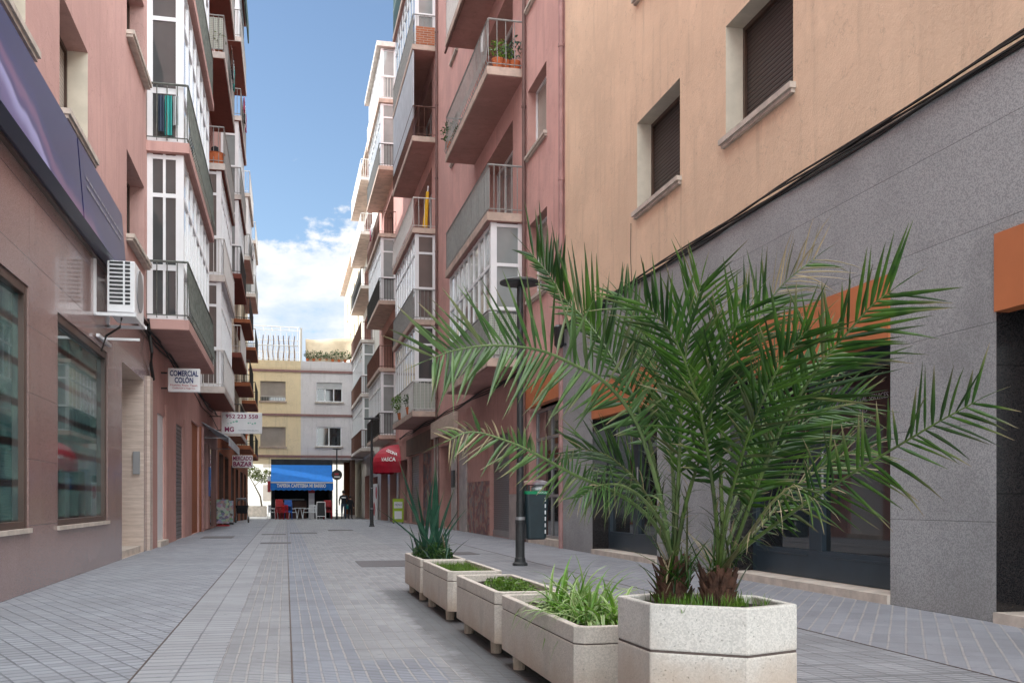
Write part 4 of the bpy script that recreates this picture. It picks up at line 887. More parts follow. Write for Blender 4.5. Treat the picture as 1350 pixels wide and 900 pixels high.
HX=[(1.14,3.02),(1.39,2.83),(1.60,2.91),(1.61,3.21),(1.36,3.42),(1.13,3.31)]; hc=Vector((sum(x for x,_ in HX)/6,sum(y for _,y in HX)/6))
def hexs(k): return [(hc.x+(x-hc.x)*k-hc.x,hc.y+(y-hc.y)*k-hc.y) for x,y in HX]
a=thing('hexagonal_planter','big pale hexagonal concrete planter holding the two palms','planter',(hc.x,hc.y,0))
def hring(z0,z1,k0,k1):
    o_,i_=hexs(k0),hexs(k1); n=6; vs=[(x,y,z0) for x,y in o_]+[(x,y,z1) for x,y in o_]+[(x,y,z1) for x,y in i_]+[(x,y,z0) for x,y in i_]; fs=[]
    for k in range(4):
        for i in range(n): fs.append((k*n+i,k*n+(i+1)%n,((k+1)%4)*n+(i+1)%n,((k+1)%4)*n+i))
    return MB().add(vs,fs)
hring(.372,.52,1,.89).build('upper_ring',M['conchex'],a,bevel=.006); hring(.21,.366,1,.89).build('lower_ring',M['conchex'],a,bevel=.006); hring(.05,.204,1,.89).build('base_ring',M['conchex'],a,bevel=.006)
hring(.03,.5,.985,.9).build('groove',M['joint'],a) if 0 else MB().prism(hexs(.985),.05,.3).build('core',M['joint'],a)
hring(.36,.376,.985,.9).build('groove',M['joint'],a)
b=MB(); ctr=(0,0); vs=[(0,0,.5)]; random.seed(2)
for k in (.3,.55,.75,.9):
    pts=hexs(k)
    for i in range(6):
        for t_ in (0,.33,.66):
            x=pts[i][0]*(1-t_)+pts[(i+1)%6][0]*t_; y=pts[i][1]*(1-t_)+pts[(i+1)%6][1]*t_; vs.append((x,y,.495+random.uniform(-.008,.008)))
fs=[(0,1+i,1+(i+1)%18) for i in range(18)]
for r_ in range(3): fs+=[(1+r_*18+i,1+r_*18+(i+1)%18,1+(r_+1)*18+(i+1)%18,1+(r_+1)*18+i) for i in range(18)]
b.add(vs,fs).build('soil',M['soil'],a,smooth=True)

# ------------------------------------------------------------------ plants
class Leafy:
    def __init__(s): s.b=MB(); s.dry=[]; s.tone=[]
    def blade(s,p,d,L,w,droop=.3,n=4,fold=.35,dryt=0.,tone=0.,up=None,shape='lance',side=None,dryall=0.):
        p=Vector(p); d=Vector(d).normalized(); g=Vector((0,0,-1)); 
        sd=side if side is not None else d.cross(Vector((0,0,1)))
        if sd.length<.05: sd=Vector((1,0,0))
        sd=sd.normalized(); nn=sd.cross(d).normalized(); vs=[]; pos=p.copy(); dd=d.copy()
        for i in range(n+1):
            t_=i/n
            if shape=='lance': ww=w*(.35+1.6*t_ if t_<.35 else .91*(1-t_)**.7+.03)
            elif shape=='sword': ww=w*(1-.15*t_ if t_<.55 else (1-t_)/.45*.9+.02)
            else: ww=w*(1-t_)**.6+.0005
            vs+=[pos-sd*ww/2+nn*ww*fold,pos.copy(),pos+sd*ww/2+nn*ww*fold]
            s.dry+=[min(1,dryall+(dryt if i==n else (dryt*.3 if i==n-1 else 0)))]*3; s.tone+=[tone]*3
            dd=(dd+g*droop/n*(1+t_)).normalized(); pos=pos+dd*L/n
        fs=[]
        for i in range(n): a=i*3; fs+=[(a,a+3,a+4,a+1),(a+1,a+4,a+5,a+2)]
        s.b.add(vs,fs)
    def build(s,name,mat,parent=None): return s.b.build(name,mat,parent,attrs=dict(dry=s.dry,tone=s.tone))
def catmull(P,n):
    out=[]; P=[P[0]*2-P[1]]+P+[P[-1]*2-P[-2]]
    for i in range(1,len(P)-2):
        for k in range(n):
            t_=k/n; a,b,c,d=P[i-1],P[i],P[i+1],P[i+2]; out.append(.5*((2*b)+(c-a)*t_+(2*a-5*b+4*c-d)*t_*t_+(3*b-a-3*c+d)*t_**3))
    out.append(P[-2]); return out
VIEW=Vector((SA,CA,0))
def frond(parent,pts,LL=.26,w=.0155,start=.3,roll=25,mat='palm',sp=.0185,droop=.25,dry=.25,dead=0.,fwd=.75,seed=0,skip=.04,up=1.,down=1.,tipdead=0.):
    random.seed(seed); P=catmull([W(*p) for p in pts],8); lens=[0]
    for a,b in zip(P,P[1:]): lens.append(lens[-1]+(b-a).length)
    T=lens[-1]; lf=Leafy()
    def at(sv):
        for i in range(len(lens)-1):
            if lens[i+1]>=sv: break
        f=(sv-lens[i])/max(lens[i+1]-lens[i],1e-6); return P[i].lerp(P[i+1],min(f,1)),(P[i+1]-P[i]).normalized()
    # rachis
    rb=MB(); n=len(P)
    for i in range(0,n-1): pass
    rb.tube(P[::2]+([P[-1]] if n%2==0 else []),.0085,6,.0018); nv=len(rb.v)
    lf.b.add(rb.v,rb.f); lf.dry+=[.12+.5*dead]*nv; lf.tone+=[.0]*nv
    sv=T*start; rr=math.radians(roll); start0=start; sb=T*start*.35
    while sb<T*start:
        p,tg=at(sb); S=tg.cross(VIEW).normalized(); Nn=S.cross(tg).normalized(); g=random.uniform(0,6.28); d=(tg*1.1+S*math.cos(g)+Nn*math.sin(g)).normalized(); lf.blade(p,d,LL*random.uniform(.12,.5),.006,random.uniform(0,.8),4,.3,dryt=1,tone=random.random(),dryall=1. if random.random()<.18 else 0.); sb+=.013*random.uniform(.6,1.4)
    while sv<T*.995:
        t_=(sv/T-start)/(1-start); p,tg=at(sv); S=tg.cross(VIEW)
        if S.length<.05: S=Vector((0,0,1))
        S.normalize(); Nn=S.cross(tg).normalized()
        for sg,scale in ((1,up),(-1,down)):
            if scale==0 or random.random()<skip: continue
            side=(S*math.cos(rr)*sg+Nn*math.sin(rr)*(-1 if Nn.dot(VIEW)>0 else 1)+Nn*random.gauss(0,.26)).normalized()
            prof=min(1,.3+2.4*t_)*(1-.3*max(0,t_-.6)/.4); L=LL*prof*scale*random.uniform(.72,1.2)
            fw=fwd*(.8+.75*t_)+random.gauss(0,.14); d=(tg*fw+side+Vector((random.gauss(0,.05),random.gauss(0,.05),random.gauss(0,.05)))).normalized()
            de=dead+ (tipdead if t_>.72 else 0)
            isdry=1. if random.random()<de else 0.
            lf.blade(p,d,L,w*random.uniform(.7,1.35)*(1 if not isdry else .5),droop*random.uniform(-.1,1.)*(1+isdry*1.5),4,.22,dryt=1. if random.random()<dry else .15,tone=random.random()**1.5*.9,side=d.cross(Nn),dryall=isdry*.9 if isdry else (0 if random.random()>.05 else .3))
        sv+=sp*random.uniform(.7,1.3)
    # terminal leaflet
    p,tg=at(T*.999); lf.blade(p,tg,LL*.45,w*.8,droop*.4,4,.28,dryt=1.)
    return lf.build('frond',M[mat],parent)
def stump(parent,x,y,z,hh,R,seed):
    random.seed(seed); b=MB(); prof=[(R*.75,0),(R,.03),(R*.92,hh*.5),(R*.8,hh),(R*.45,hh*1.25)]
    b.lathe(prof,(x,y,z),12)
    for i in range(70):
        g=random.uniform(0,6.28); zz=random.uniform(0,hh); r0=R*.8; d=Vector((math.cos(g),math.sin(g),random.uniform(.9,2.6))).normalized(); L=random.uniform(.03,.075)
        p0=Vector((x+r0*math.cos(g),y+r0*math.sin(g),z+zz)); sd=Vector((-math.sin(g),math.cos(g),0)); w_=random.uniform(.008,.018); p1=p0+d*L
        b.add([p0-sd*w_,p0+sd*w_,p1+sd*w_*.5,p1-sd*w_*.6,p0+d*.004+Vector((math.cos(g),math.sin(g),0))*.012],[(0,1,2,3),(0,4,1),(4,2,1),(4,3,2),(0,3,4)])
    b.build('trunk',M['fibre'],parent)
pA=thing('palm_tree','left young date palm in the hexagonal planter, its long frond reaching over the lamp post','palm',(0,0,0))
pB=thing('palm_tree','right young date palm in the hexagonal planter, arching towards the orange fascia','palm',(0,0,0))
BA=(888,748,3.44); BB=(948,756,3.34)
a0=W(887,795,3.44); b0=W(947,798,3.33)
stump(pA,a0.x,a0.y,.49,.125,.05,1); stump(pB,b0.x,b0.y,.49,.1,.05,2)
frond(pA,[BA,(869,650,3.42),(840,560,3.36),(800,506,3.28),(755,480,3.2),(709,461,3.14),(649,455,3.08),(598,462,3.02),(566,474,2.98)],LL=.235,roll=18,mat='palmold',seed=1,w=.017,start=.33,sp=.0165,dry=.4,fwd=.5,droop=.15)
frond(pA,[BA,(876,712,3.36),(850,676,3.24),(810,648,3.1),(760,627,2.98),(704,597,2.9),(671,582,2.87),(622,569,2.84),(585,583,2.82)],LL=.155,roll=30,mat='palmold',seed=2,w=.013,start=.3,sp=.014,dry=.5,fwd=.55,down=.55,tipdead=.45)
frond(pA,[BA,(872,660,3.46),(850,560,3.52),(812,480,3.58),(775,425,3.62),(746,396,3.64),(722,360,3.66),(698,332,3.68)],LL=.25,roll=28,seed=3,w=.017,start=.36,fwd=.95,droop=.2,up=.4,down=1.05)
frond(pA,[BA,(888,640,3.5),(878,540,3.62),(856,460,3.72),(832,408,3.78),(815,385,3.8)],LL=.2,roll=38,seed=4,start=.34,mat='palmold',fwd=.8)
frond(pA,[BA,(894,640,3.42),(898,540,3.46),(905,460,3.5),(918,400,3.52),(925,370,3.53)],LL=.27,roll=30,seed=5,start=.32,fwd=.85,tipdead=.12)
frond(pA,[BA,(905,660,3.38),(930,580,3.3),(945,500,3.24),(965,440,3.2),(990,400,3.18)],LL=.26,roll=40,seed=7,start=.34,fwd=.8)
frond(pA,[BA,(872,690,3.5),(840,635,3.6),(800,600,3.7),(760,590,3.78)],LL=.2,roll=50,seed=8,start=.3,w=.012,dead=.12,droop=.5,sp=.017)
frond(pA,[BA,(876,700,3.3),(850,660,3.15),(820,640,3.05),(790,640,2.98),(765,655,2.95)],LL=.17,roll=60,seed=9,start=.3,w=.011,mat='palmold',dead=.1,droop=.6,sp=.018)
# palm B
frond(pB,[BB,(966,725,3.32),(993,653,3.26),(1029,567,3.19),(1065,504,3.13),(1090,470,3.09),(1120,435,3.05),(1149,403,3.02),(1176,383,3.0)],LL=.27,roll=22,seed=21,w=.017,start=.24,fwd=.75,droop=.18)
frond(pB,[BB,(964,736,3.28),(993,712,3.2),(1056,667,3.08),(1120,626,2.98),(1183,588,2.9),(1237,556,2.84),(1287,529,2.8)],LL=.215,roll=26,seed=22,w=.014,start=.3,sp=.024,fwd=.55,dry=.6,tipdead=.06,droop=.3)
frond(pB,[BB,(952,690,3.42),(950,600,3.52),(958,520,3.6),(975,465,3.64),(1005,410,3.68),(1034,373,3.7),(1075,340,3.72)],LL=.24,roll=28,seed=23,w=.015,start=.34,fwd=.8,tipdead=.75,dead=.02)
frond(pB,[BB,(944,680,3.3),(932,590,3.26),(915,510,3.22),(885,440,3.2),(850,400,3.2)],LL=.26,roll=35,seed=24,start=.33,fwd=.8)
frond(pB,[BB,(955,690,3.25),(975,610,3.15),(1000,540,3.05),(1035,470,2.98),(1070,430,2.94)],LL=.25,roll=45,seed=25,start=.33,fwd=.8)
frond(pB,[BB,(958,690,3.45),(985,620,3.6),(1010,550,3.75),(1050,490,3.88),(1095,455,3.95)],LL=.26,roll=40,seed=26,start=.3,mat='palmold')
frond(pB,[BB,(970,730,3.4),(1005,690,3.5),(1050,640,3.6),(1110,600,3.7),(1150,590,3.76)],LL=.2,roll=45,seed=28,start=.25,w=.012,dead=.25,droop=.5,sp=.018)
frond(pB,[BB,(965,735,3.22),(990,700,3.1),(1020,660,3.02),(1050,640,2.98),(1072,660,2.96)],LL=.16,roll=60,seed=29,start=.35,w=.009,dead=.5,droop=.8,sp=.03)
frond(pB,[BB,(966,700,3.38),(1000,630,3.42),(1045,570,3.46),(1090,540,3.5),(1130,530,3.52)],LL=.22,roll=35,seed=32,start=.3,w=.014,dry=.5)
# basal cut petioles / dead shoots
for pp,bx in ((pA,888),(pB,948)):
    lf=Leafy(); random.seed(bx)
    for i in range(46):
        x=bx+random.uniform(-22,22); D=3.4+random.uniform(-.08,.06); q0=W(x,random.uniform(745,785),D); lf.blade(q0,(random.gauss(0,.5),random.gauss(0,.5),1),random.uniform(.05,.3),.012,random.uniform(.1,.8),5,.3,dryall=1. if random.random()<.35 else .0,dryt=1,tone=random.random())
    lf.build('basal_shoot',M['palm'],pp)
for pp,c0 in ((pA,a0),(pB,b0)): reroot(pp,(c0.x,c0.y,.49))
def tuft(name,label,cat,cx,cy,z,n,L,w,spread,mat,rx,ry,droop=.5,tone=.5,shape='grass',n_=5,seed=0,var=0.,dryp=.1,group=None,stuff=False,lean=.6):
    random.seed(seed); lf=Leafy()
    for i in range(n):
        x,y=random.uniform(-rx,rx),random.uniform(-ry,ry); g=random.uniform(0,6.28); k=random.uniform(0,spread)
        lf.blade((x,y,0),(math.cos(g)*k,math.sin(g)*k,1),L*random.uniform(.55,1.15),w*random.uniform(.7,1.2),droop*random.uniform(.4,1.5),n_,.3,dryt=1 if random.random()<dryp else 0,tone=random.random()*tone,shape=shape)
    o=lf.build(name,M[mat]); o.location=(cx,cy,z); tag(o,label,cat,group)
    if stuff: o['kind']='stuff'
    return o
random.seed(12)
def grass_in(label,cx,cy,z,n,L,rx,ry,seed,droop=.5): return tuft('grass',label,'grass',cx,cy,z,n,L,.004,.5,'grass',rx,ry,droop,.6,'grass',4,seed,stuff=True)
grass_in('bright grass growing around the two palm stumps',hc.x,hc.y,.495,420,.055,.15,.17,1)
grass_in('thin short grass filling a low planter',1.295,7.5,.31,900,.06,.15,.6,2)
# moss-like mat
b,at=leafcloud((0,0,0),.13,.42,.045,1500,.012,8,shell=0); o=b.build('ground_cover_plant',M['grass'],attrs=at); o.location=(1.31,5.85,.34); tag(o,'low bright green mat of fine leaves in a concrete planter','plant')['kind']='stuff'
# spider plant: green blades with pale margins (dry attribute drives pale edge)
random.seed(31); lf=Leafy()
for i in range(330):
    g=random.uniform(0,6.28); x,y=random.uniform(-.1,.1),random.uniform(-.4,.3); k=random.uniform(.05,1.3); n0=len(lf.dry)
    lf.blade((x,y,0),(math.cos(g)*k,math.sin(g)*k,1.1),random.uniform(.16,.36),random.uniform(.012,.02),random.uniform(.9,2.4),8,.3,tone=random.random()*.5,shape='sword')
    if random.random()<.6:
        for q_ in range(n0,len(lf.dry)): lf.dry[q_]=.8 if (q_-n0)%3!=1 else 0.
o=lf.build('spider_plant',M['spider']); o.location=(1.3,4.35,.31); tag(o,'arching spider plant with cream edged leaves spilling over its planter','plant')
# agave planter
a=thing('agave','tall dark green sword leaved agave in the farthest planter','plant',(1.27,8.85,.31)); random.seed(4); lf=Leafy()
for g,k,L,w in ((3.3,.28,.72,.06),(2.9,.14,.55,.06),(1.2,.05,.68,.07),(.2,.1,.62,.065),(5.5,.3,.5,.05),(.6,.35,.55,.05),(4.,.7,.6,.04),(2.2,.5,.45,.045),(3.2,.9,.55,.035),(.1,.6,.45,.04),(5.9,.5,.42,.04),(1.8,.3,.5,.05)): lf.blade((random.uniform(-.08,.05),random.uniform(-.15,.15),0),(math.cos(g)*k,math.sin(g)*k*.7,1),L*1.33,w,.12*k*2,8,.4,dryt=.6,tone=random.random()*.4,shape='sword')
for i in range(45):
    g=random.uniform(0,6.28); k=random.uniform(.1,.8); lf.blade((random.uniform(-.12,.12),random.uniform(-.4,.4),0),(math.cos(g)*k,math.sin(g)*k,1),random.uniform(.2,.42),.018,random.uniform(.1,.9),6,.3,dryt=1,tone=random.random(),shape='sword',dryall=.7 if random.random()<.12 else 0)
lf.build('leaves',M['agave'],a)
b,at=leafcloud((0,0,.06),.17,.48,.11,1500,.022,18,shell=.2); o=b.build('leafy_undergrowth',M['leaf'],attrs=at); o.location=(1.28,8.85,.32); tag(o,'dark leafy undergrowth at the foot of the agave','plant')['kind']='stuff'

# balcony plants and things
def potplant(label,x,y,z,n=60,L=.35,seed=0,r=.12,mat='leaf',pot=True,hanging=.5,group=None,sz=.05):
    a=thing('potted_plant',label,'potted plant',(x,y,z),group)
    if pot: MB().lathe([(r*.7,0),(r,.22),(r*1.05,.22),(r*1.05,.25),(r*.9,.25)],(0,0,0),12).build('pot',M['terracotta'],a)
    b,at=leafcloud((0,0,.25+L*.5),L*.55,L*.55,L*.55,n,sz,seed,shell=0); b.build('leaves',M[mat],a,attrs=at); return a
potplant('bright green plant in an orange pot on a high right balcony',4.38,20.62,FL[2],90,.4,1,.13,'grass')
potplant('second bright leafy plant beside the first on the high right balcony',4.55,20.66,FL[2],80,.35,2,.1,'grass')
potplant('dark bluish green plant at the wall end of the high right balcony',4.75,20.66,FL[2],140,.5,3,.12,'agave')
potplant('dark green plant at the far end of the nearest right balcony',4.2,25.7,FL[2],200,.55,4,.12,'leaf')
potplant('trailing bright green plant on the lowest gallery of the second right column',4.15,36.8,FL[0],260,.7,5,.14,'grass',sz=.07)
potplant('darker green plant in a clay pot on the lowest gallery of the second right column',4.16,34.4,FL[0],160,.45,6,.12,'leaf')
potplant('green potted plant on a high left balcony seen against white wall',-1.8,28.5,FLL[3],60,.45,7,.12,'treeleaf')
potplant('leafy plant on the lowest far left balcony rail',-1.65,42.7,FB[0],200,.5,8,.12,'leaf')
random.seed(44)
for i in range(9): potplant('leafy plant along the parapet of the grey building terrace',1.35+i*.4,YE+.35,9.75,110,random.uniform(.4,.7),50+i,.1,'leaf',group='leafy plants along the grey terrace parapet',sz=.07)
# orange tub, yellow parasol, laundry, towels
a=thing('orange_tub','orange plastic tub on a left balcony','tub',(-1.9,28.55,FLL[2])); MB().lathe([(.2,0),(.25,.3),(.27,.32),(.24,.32)],(0,0,0),16).build('tub_body',M['terracotta'],a)
MB().lathe([(.01,.3),(.12,.35),(.1,.5),(.01,.55)],(0,0,0),10).build('dark_bundle',M['blackcl'],a)
a=thing('folded_parasol','folded yellow parasol leaning on a white right balcony','parasol',(4.55,33.25,FL[2])); MB().tube([(.0,0,0),(.12,.05,1.5)],.02,6).build('pole',M['paper'],a); b=MB(); b.tube([(.01,0,.1),(.05,.02,.6),(.1,.04,1.3)],.09,8,.05); b.build('cloth',M['yellowcl'],a)
a=thing('hanging_laundry','blue and grey laundry hanging inside a glazed left gallery','laundry',(-1.95,18.02,FLL[1]+.05)) 
for i,(x,w,h_,m_) in enumerate(((-.14,.09,.62,'jeans'),(-.02,.12,.68,'teal'),(.1,.09,.5,'bluepl'))):
    b=MB(); n=6
    vs=[(x+w*(j/n-.5)*(1+.15*math.sin(j)),.02*math.sin(j*2.),.75-k*h_/3) for k in range(4) for j in range(n+1)]; b.add(vs,[(k*7+j,k*7+j+1,(k+1)*7+j+1,(k+1)*7+j) for k in range(3) for j in range(n)]); b.build('garment',M[m_] if m_!='bluepl' else M['curtain'],a)
a=thing('hanging_cloth','small white cloth tied to the railing of the high right balcony','cloth',(4.13,20.9,FL[2]+.55)); b=MB(); b.add([(0,0,.45),(0,.3,.42),(-.02,.25,.05),(.0,.05,0)],[(0,1,2,3)]); b.build('cloth_sheet',M['paper'],a).modifiers.new('s','SOLIDIFY').thickness=.006

def laundry(label,x,y,z,cols,w=.42,seed=0):
    random.seed(seed); a=thing('hanging_laundry',label,'laundry',(x,y,z)); MB().tube([(0,-.1,.02),(0,w*len(cols)+.1,.02)],.006,5).build('line',M['railgrey'],a)
    for i,m_ in enumerate(cols):
        h_=random.uniform(.45,.8); vs=[(.03*math.sin(j*1.7+k),i*w+w*.9*j/6,-h_*k/4) for k in range(5) for j in range(7)]
        MB().add(vs,[(k*7+j,k*7+j+1,(k+1)*7+j+1,(k+1)*7+j) for k in range(4) for j in range(6)]).build('garment',M[m_],a,smooth=True).modifiers.new('s','SOLIDIFY').thickness=.006
laundry('pink, black and white laundry hanging outside a high far left balcony',-1.54,38.6,FB[4]+.98,['pinkcl','blackcl','paper','brown','pinkcl'],seed=1)
laundry('white and blue laundry hanging outside a middle far left balcony',-1.54,48.2,FB[3]+.95,['paper','jeans','curtain','paper'],seed=2)
laundry('dark laundry hanging outside the high open balcony of the nearer left column',-1.56,30.2,FLL[3]+.98,['brown','blackcl','curtain','teal'],seed=3)
laundry('pale laundry hanging on a right balcony above the crimson awning',3.98,47.2,FL[3]+.95,['paper','curtain','pinkcl'],seed=4)
# magazine rack, pram
a=thing('magazine_rack','revolving rack of colourful magazines outside a left shop','magazine rack',(-2.08,35.0,0))
a.scale=(.9,.9,.82)
MB().tube([(0,0,0),(0,0,1.15)],.03,8).build('pole',M['greyalu'],a); MB().lathe([(.25,0),(.25,.05),(.05,.07)],(0,0,0),16).build('base',M['redpl'],a)
for k,(dx,dy) in enumerate(((0,-.2),(.2,0),(-.2,0),(0,.2))):
    MB().box(dx-(.2 if dy else .02),dx+(.2 if dy else .02),dy-(.2 if dx else .02),dy+(.2 if dx else .02),.12,1.1).build('magazine_panel',M['poster'],a)
a=thing('magazine_rack','shorter rack of magazines just behind the revolving rack','magazine rack',(-2.03,37.2,0))
a.scale=(.9,.9,.82); MB().box(-.2,.2,-.12,.12,.1,1.05).build('magazine_panel',M['poster'],a); MB().box(-.22,.22,-.2,.2,0,.1).build('base',M['blackpl'],a)
a=thing('pram','black pram parked outside the left shops','pram',(-1.85,44.6,gz(44.6)))
b=MB(); vs=[];n=10
for i in range(n+1):
    g=math.pi*i/n
    for j in range(5): u=j/4; vs.append((.26*math.cos(g),-.3+.5*u,.72+.38*math.sin(g)*(1-.3*(1-u))))
b.add(vs,[(i*5+j,(i+1)*5+j,(i+1)*5+j+1,i*5+j+1) for i in range(n) for j in range(4)]); b.build('hood',M['blackcl'],a)
loft(MB(),[(rrect(.2,.3,.08),.4),(rrect(.27,.4,.1),.75)]).build('carrycot',M['blackcl'],a)
b=MB(); b.tube([(-.25,.35,.12),(-.22,-.3,.6),(-.2,-.5,1.05)],.02,6); b.tube([(.25,.35,.12),(.22,-.3,.6),(.2,-.5,1.05)],.02,6); b.tube([(-.2,-.5,1.05),(.2,-.5,1.05)],.02,6); b.tube([(-.25,-.35,.12),(-.2,.3,.5)],.02,6); b.tube([(.25,-.35,.12),(.2,.3,.5)],.02,6); b.build('chassis',M['greyalu'],a)
for x in (-.27,.27):
    for y in (-.35,.35): o=MB().lathe([(.13,-.02),(.13,.02)],(0,0,0),16).build('wheel',M['blackpl'],a); o.location=(x,y,.13); o.rotation_euler=(0,math.pi/2,0)

# cafe chairs --------------------------------------------------------
def chair(mat,label,loc,rz,group):
    a=thing('plastic_chair',label,'chair',loc,group); a.rotation_euler=(0,0,rz); m_=M[mat]
    MB().box(-.22,.22,-.22,.2,.42,.45).build('seat',m_,a,bevel=.01)
    b=MB()
    for i in range(5): b.box(-.2+i*.09,-.15+i*.09,.2,.23,.45,.82)
    b.box(-.22,.22,.195,.235,.8,.88); b.build('backrest',m_,a)
    for sx in (-1,1):
        MB().tube([(sx*.21,-.2,.45),(sx*.24,-.24,0)],.02,6).build('leg',m_,a); MB().tube([(sx*.21,.2,.45),(sx*.23,.26,0)],.02,6).build('leg',m_,a)
        b=MB(); b.tube([(sx*.23,-.18,.44),(sx*.24,-.16,.64),(sx*.23,.2,.68)],.018,6); b.build('armrest',m_,a)
    return a
zc=gz(62)
w0=chair('whitepl','white plastic chair left of the cafe table',(.42,62.6,zc),math.radians(90),'white cafe chairs')
dup(w0,(1.25,62.6,zc),math.radians(-90),'white plastic chair right of the cafe table')
dup(w0,(1.62,63.3,zc),math.radians(0),'white plastic chair by the white cafe pillar')
dup(w0,(-.78,62.9,zc),math.radians(70),'white plastic chair at the left edge of the cafe')
dup(w0,(1.7,62.5,zc),math.radians(-60),'white plastic chair beside the chalkboard')
a=thing('cafe_table','small white round table between two white chairs','table',(.84,62.6,zc)); MB().lathe([(.34,.68),(.34,.71)],(0,0,0),20).build('tabletop',M['whitepl'],a)
for g in range(4): MB().tube([(.06*math.cos(g*1.57+.7),.06*math.sin(g*1.57+.7),.68),(.26*math.cos(g*1.57+.7),.26*math.sin(g*1.57+.7),0)],.02,6).build('leg',M['whitepl'],a)
r0=None
for i in range(5):
    z=zc+.09*i; lab=['bottom','second','middle','fourth','top'][i]
    if r0 is None: r0=chair('redpl',f'{lab} red plastic chair of the stack left of the blue one',(-.38,62.4,z),math.radians(5),'stacked red chairs')
    else: dup(r0,(-.38,62.4,z),math.radians(5),f'{lab} red plastic chair of the stack left of the blue one')
dup(r0,(.0-.12,62.0,zc),math.radians(-10),'single red chair standing in front of the red stack')
for i in range(4): dup(r0,(2.52,62.7,zc+.1*i),math.radians(180),f"{['bottom','second','third','top'][i]} red chair of the stack right of the chalkboard")
b0_=None
for i in range(5):
    lab=['bottom','second','middle','fourth','top'][i]
    if b0_ is None: b0_=chair('bluepl',f'{lab} blue plastic chair of the stack by the red ones',(.13,62.5,zc),math.pi,'stacked blue chairs')
    else: dup(b0_,(.13,62.5,zc+.08*i),math.pi,f'{lab} blue plastic chair of the stack by the red ones')
a=thing('chalkboard','white framed A-frame chalkboard standing before the cafe','chalkboard',(2.08,61.6,zc))
b=MB(); 
for sx in (-1,1): b.tube([(sx*.27,-.25,0),(sx*.24,-.02,1.08)],.028,5); b.tube([(sx*.27,.3,0),(sx*.24,.02,1.08)],.02,5)
b.tube([(-.25,-.02,1.06),(.25,-.02,1.06)],.03,5); b.tube([(-.26,-.21,.2),(.26,-.21,.2)],.025,5); b.build('frame',M['paper'],a)
b=MB(); b.add([(-.24,-.2,.22),(.24,-.2,.22),(.22,-.03,1.03),(-.22,-.03,1.03)],[(0,1,2,3)]); b.build('board',M['slate'],a).modifiers.new('s','SOLIDIFY').thickness=.01
a=thing('red_flag_sign','small red and white sign hanging left of the blue awning','sign',(-1.02,64.0,1.4)); MB().box(-.1,.1,-.02,.02,0,.7).build('panel',M['redpl'],a); MB().box(-.1,.1,-.02,.02,.701,1.0).build('panel',M['paper'],a); MB().tube([(0,0,1.0),(0,0,2.15)],.01,5).build('cord',M['rail'],a)

# people -------------------------------------------------------------
def person(label,loc,rz,hh,top,trou,seed=0,bag=None,stride=.12):
    a=thing('person',label,'person',loc); a.rotation_euler=(0,0,rz); k=hh/1.75
    V={'pel':(0,0,.95,.15),'waist':(0,0,1.1,.135),'chest':(0,.01,1.32,.17),'neck':(0,.0,1.5,.06),'h0':(0,-.01,1.58,.075),'h1':(0,-.015,1.66,.095),
       'la':(-.19,0,1.41,.07),'le':(-.27,.02,1.14,.048),'lw':(-.26,-.08,.92,.034),'lh':(-.255,-.11,.84,.03),'ra':(.19,0,1.41,.07),'re':(.27,.02,1.14,.048),'rw':(.25,-.1,.94,.034),'rh':(.245,-.13,.86,.03),
       'll':(-.1,0,.88,.095),'lk':(-.11,-stride*.6,.5,.06),'lf':(-.11,-stride,.09,.042),'lt':(-.12,-stride-.16,.045,.04),'rl':(.1,0,.88,.095),'rk':(.11,stride*.3,.5,.06),'rf':(.11,stride,.09,.042),'rt':(.12,stride-.15,.045,.04)}
    E_=[('pel','waist'),('waist','chest'),('chest','neck'),('neck','h0'),('h0','h1'),('chest','la'),('la','le'),('le','lw'),('lw','lh'),('chest','ra'),('ra','re'),('re','rw'),('rw','rh'),('pel','ll'),('ll','lk'),('lk','lf'),('lf','lt'),('pel','rl'),('rl','rk'),('rk','rf'),('rf','rt')]
    ks=list(V); me=bpy.data.meshes.new('sk'); me.from_pydata([Vector(V[n][:3])*k for n in ks],[(ks.index(a_),ks.index(b_)) for a_,b_ in E_],[])
    o=bpy.data.objects.new('sk',me); C.objects.link(o); o.modifiers.new('s','SKIN'); o.modifiers.new('d','SUBSURF').levels=2
    for i,n in enumerate(ks): me.skin_vertices[0].data[i].radius=(V[n][3]*k,V[n][3]*k*(.75 if n in('pel','waist','chest') else 1))
    me.skin_vertices[0].data[0].use_root=True
    bpy.context.view_layer.update(); nm=bpy.data.meshes.new_from_object(o.evaluated_get(bpy.context.evaluated_depsgraph_get())); bpy.data.objects.remove(o)
    nm.materials.clear()
    for m_ in (M['skin'],top,trou,M['blackpl']): nm.materials.append(m_)
    for f in nm.polygons:
        c=f.center/k; f.material_index=0 if c.z>1.5 or (abs(c.x)>.2 and c.z<.93) else (1 if c.z>.96 or abs(c.x)>.2 else (3 if c.z<.09 else 2)); f.use_smooth=True
    nm.name='body'; b=bpy.data.objects.new('body',nm); C.objects.link(b); b.parent=a
    h=MB(); h.lathe([(.02,-.1),(.085,-.06),(.105,0),(.1,.06),(.06,.105),(.005,.12)],(0,.012,1.68),16); hm=h.build('hair',M['hair'],a,smooth=True); hm.scale=(k,k,k)
    if bag: g=loft(MB(),[(rrect(.1,.14,.04),.85*k),(rrect(.13,.16,.05),1.2*k)]); g.build('bag',bag,a).location=(.2,.0,-.05)
    return a
x_,y_=3.45,61.7
o=person('standing adult in a black sweatshirt and dark trousers by the passage',(x_,y_,gz(61.7)),math.radians(180),1.74,M['blackcl'],M['jeans'])
MB().box(-.13,.13,.128,.14,1.3,1.37).build('sweatshirt_print',M['paper'],o)
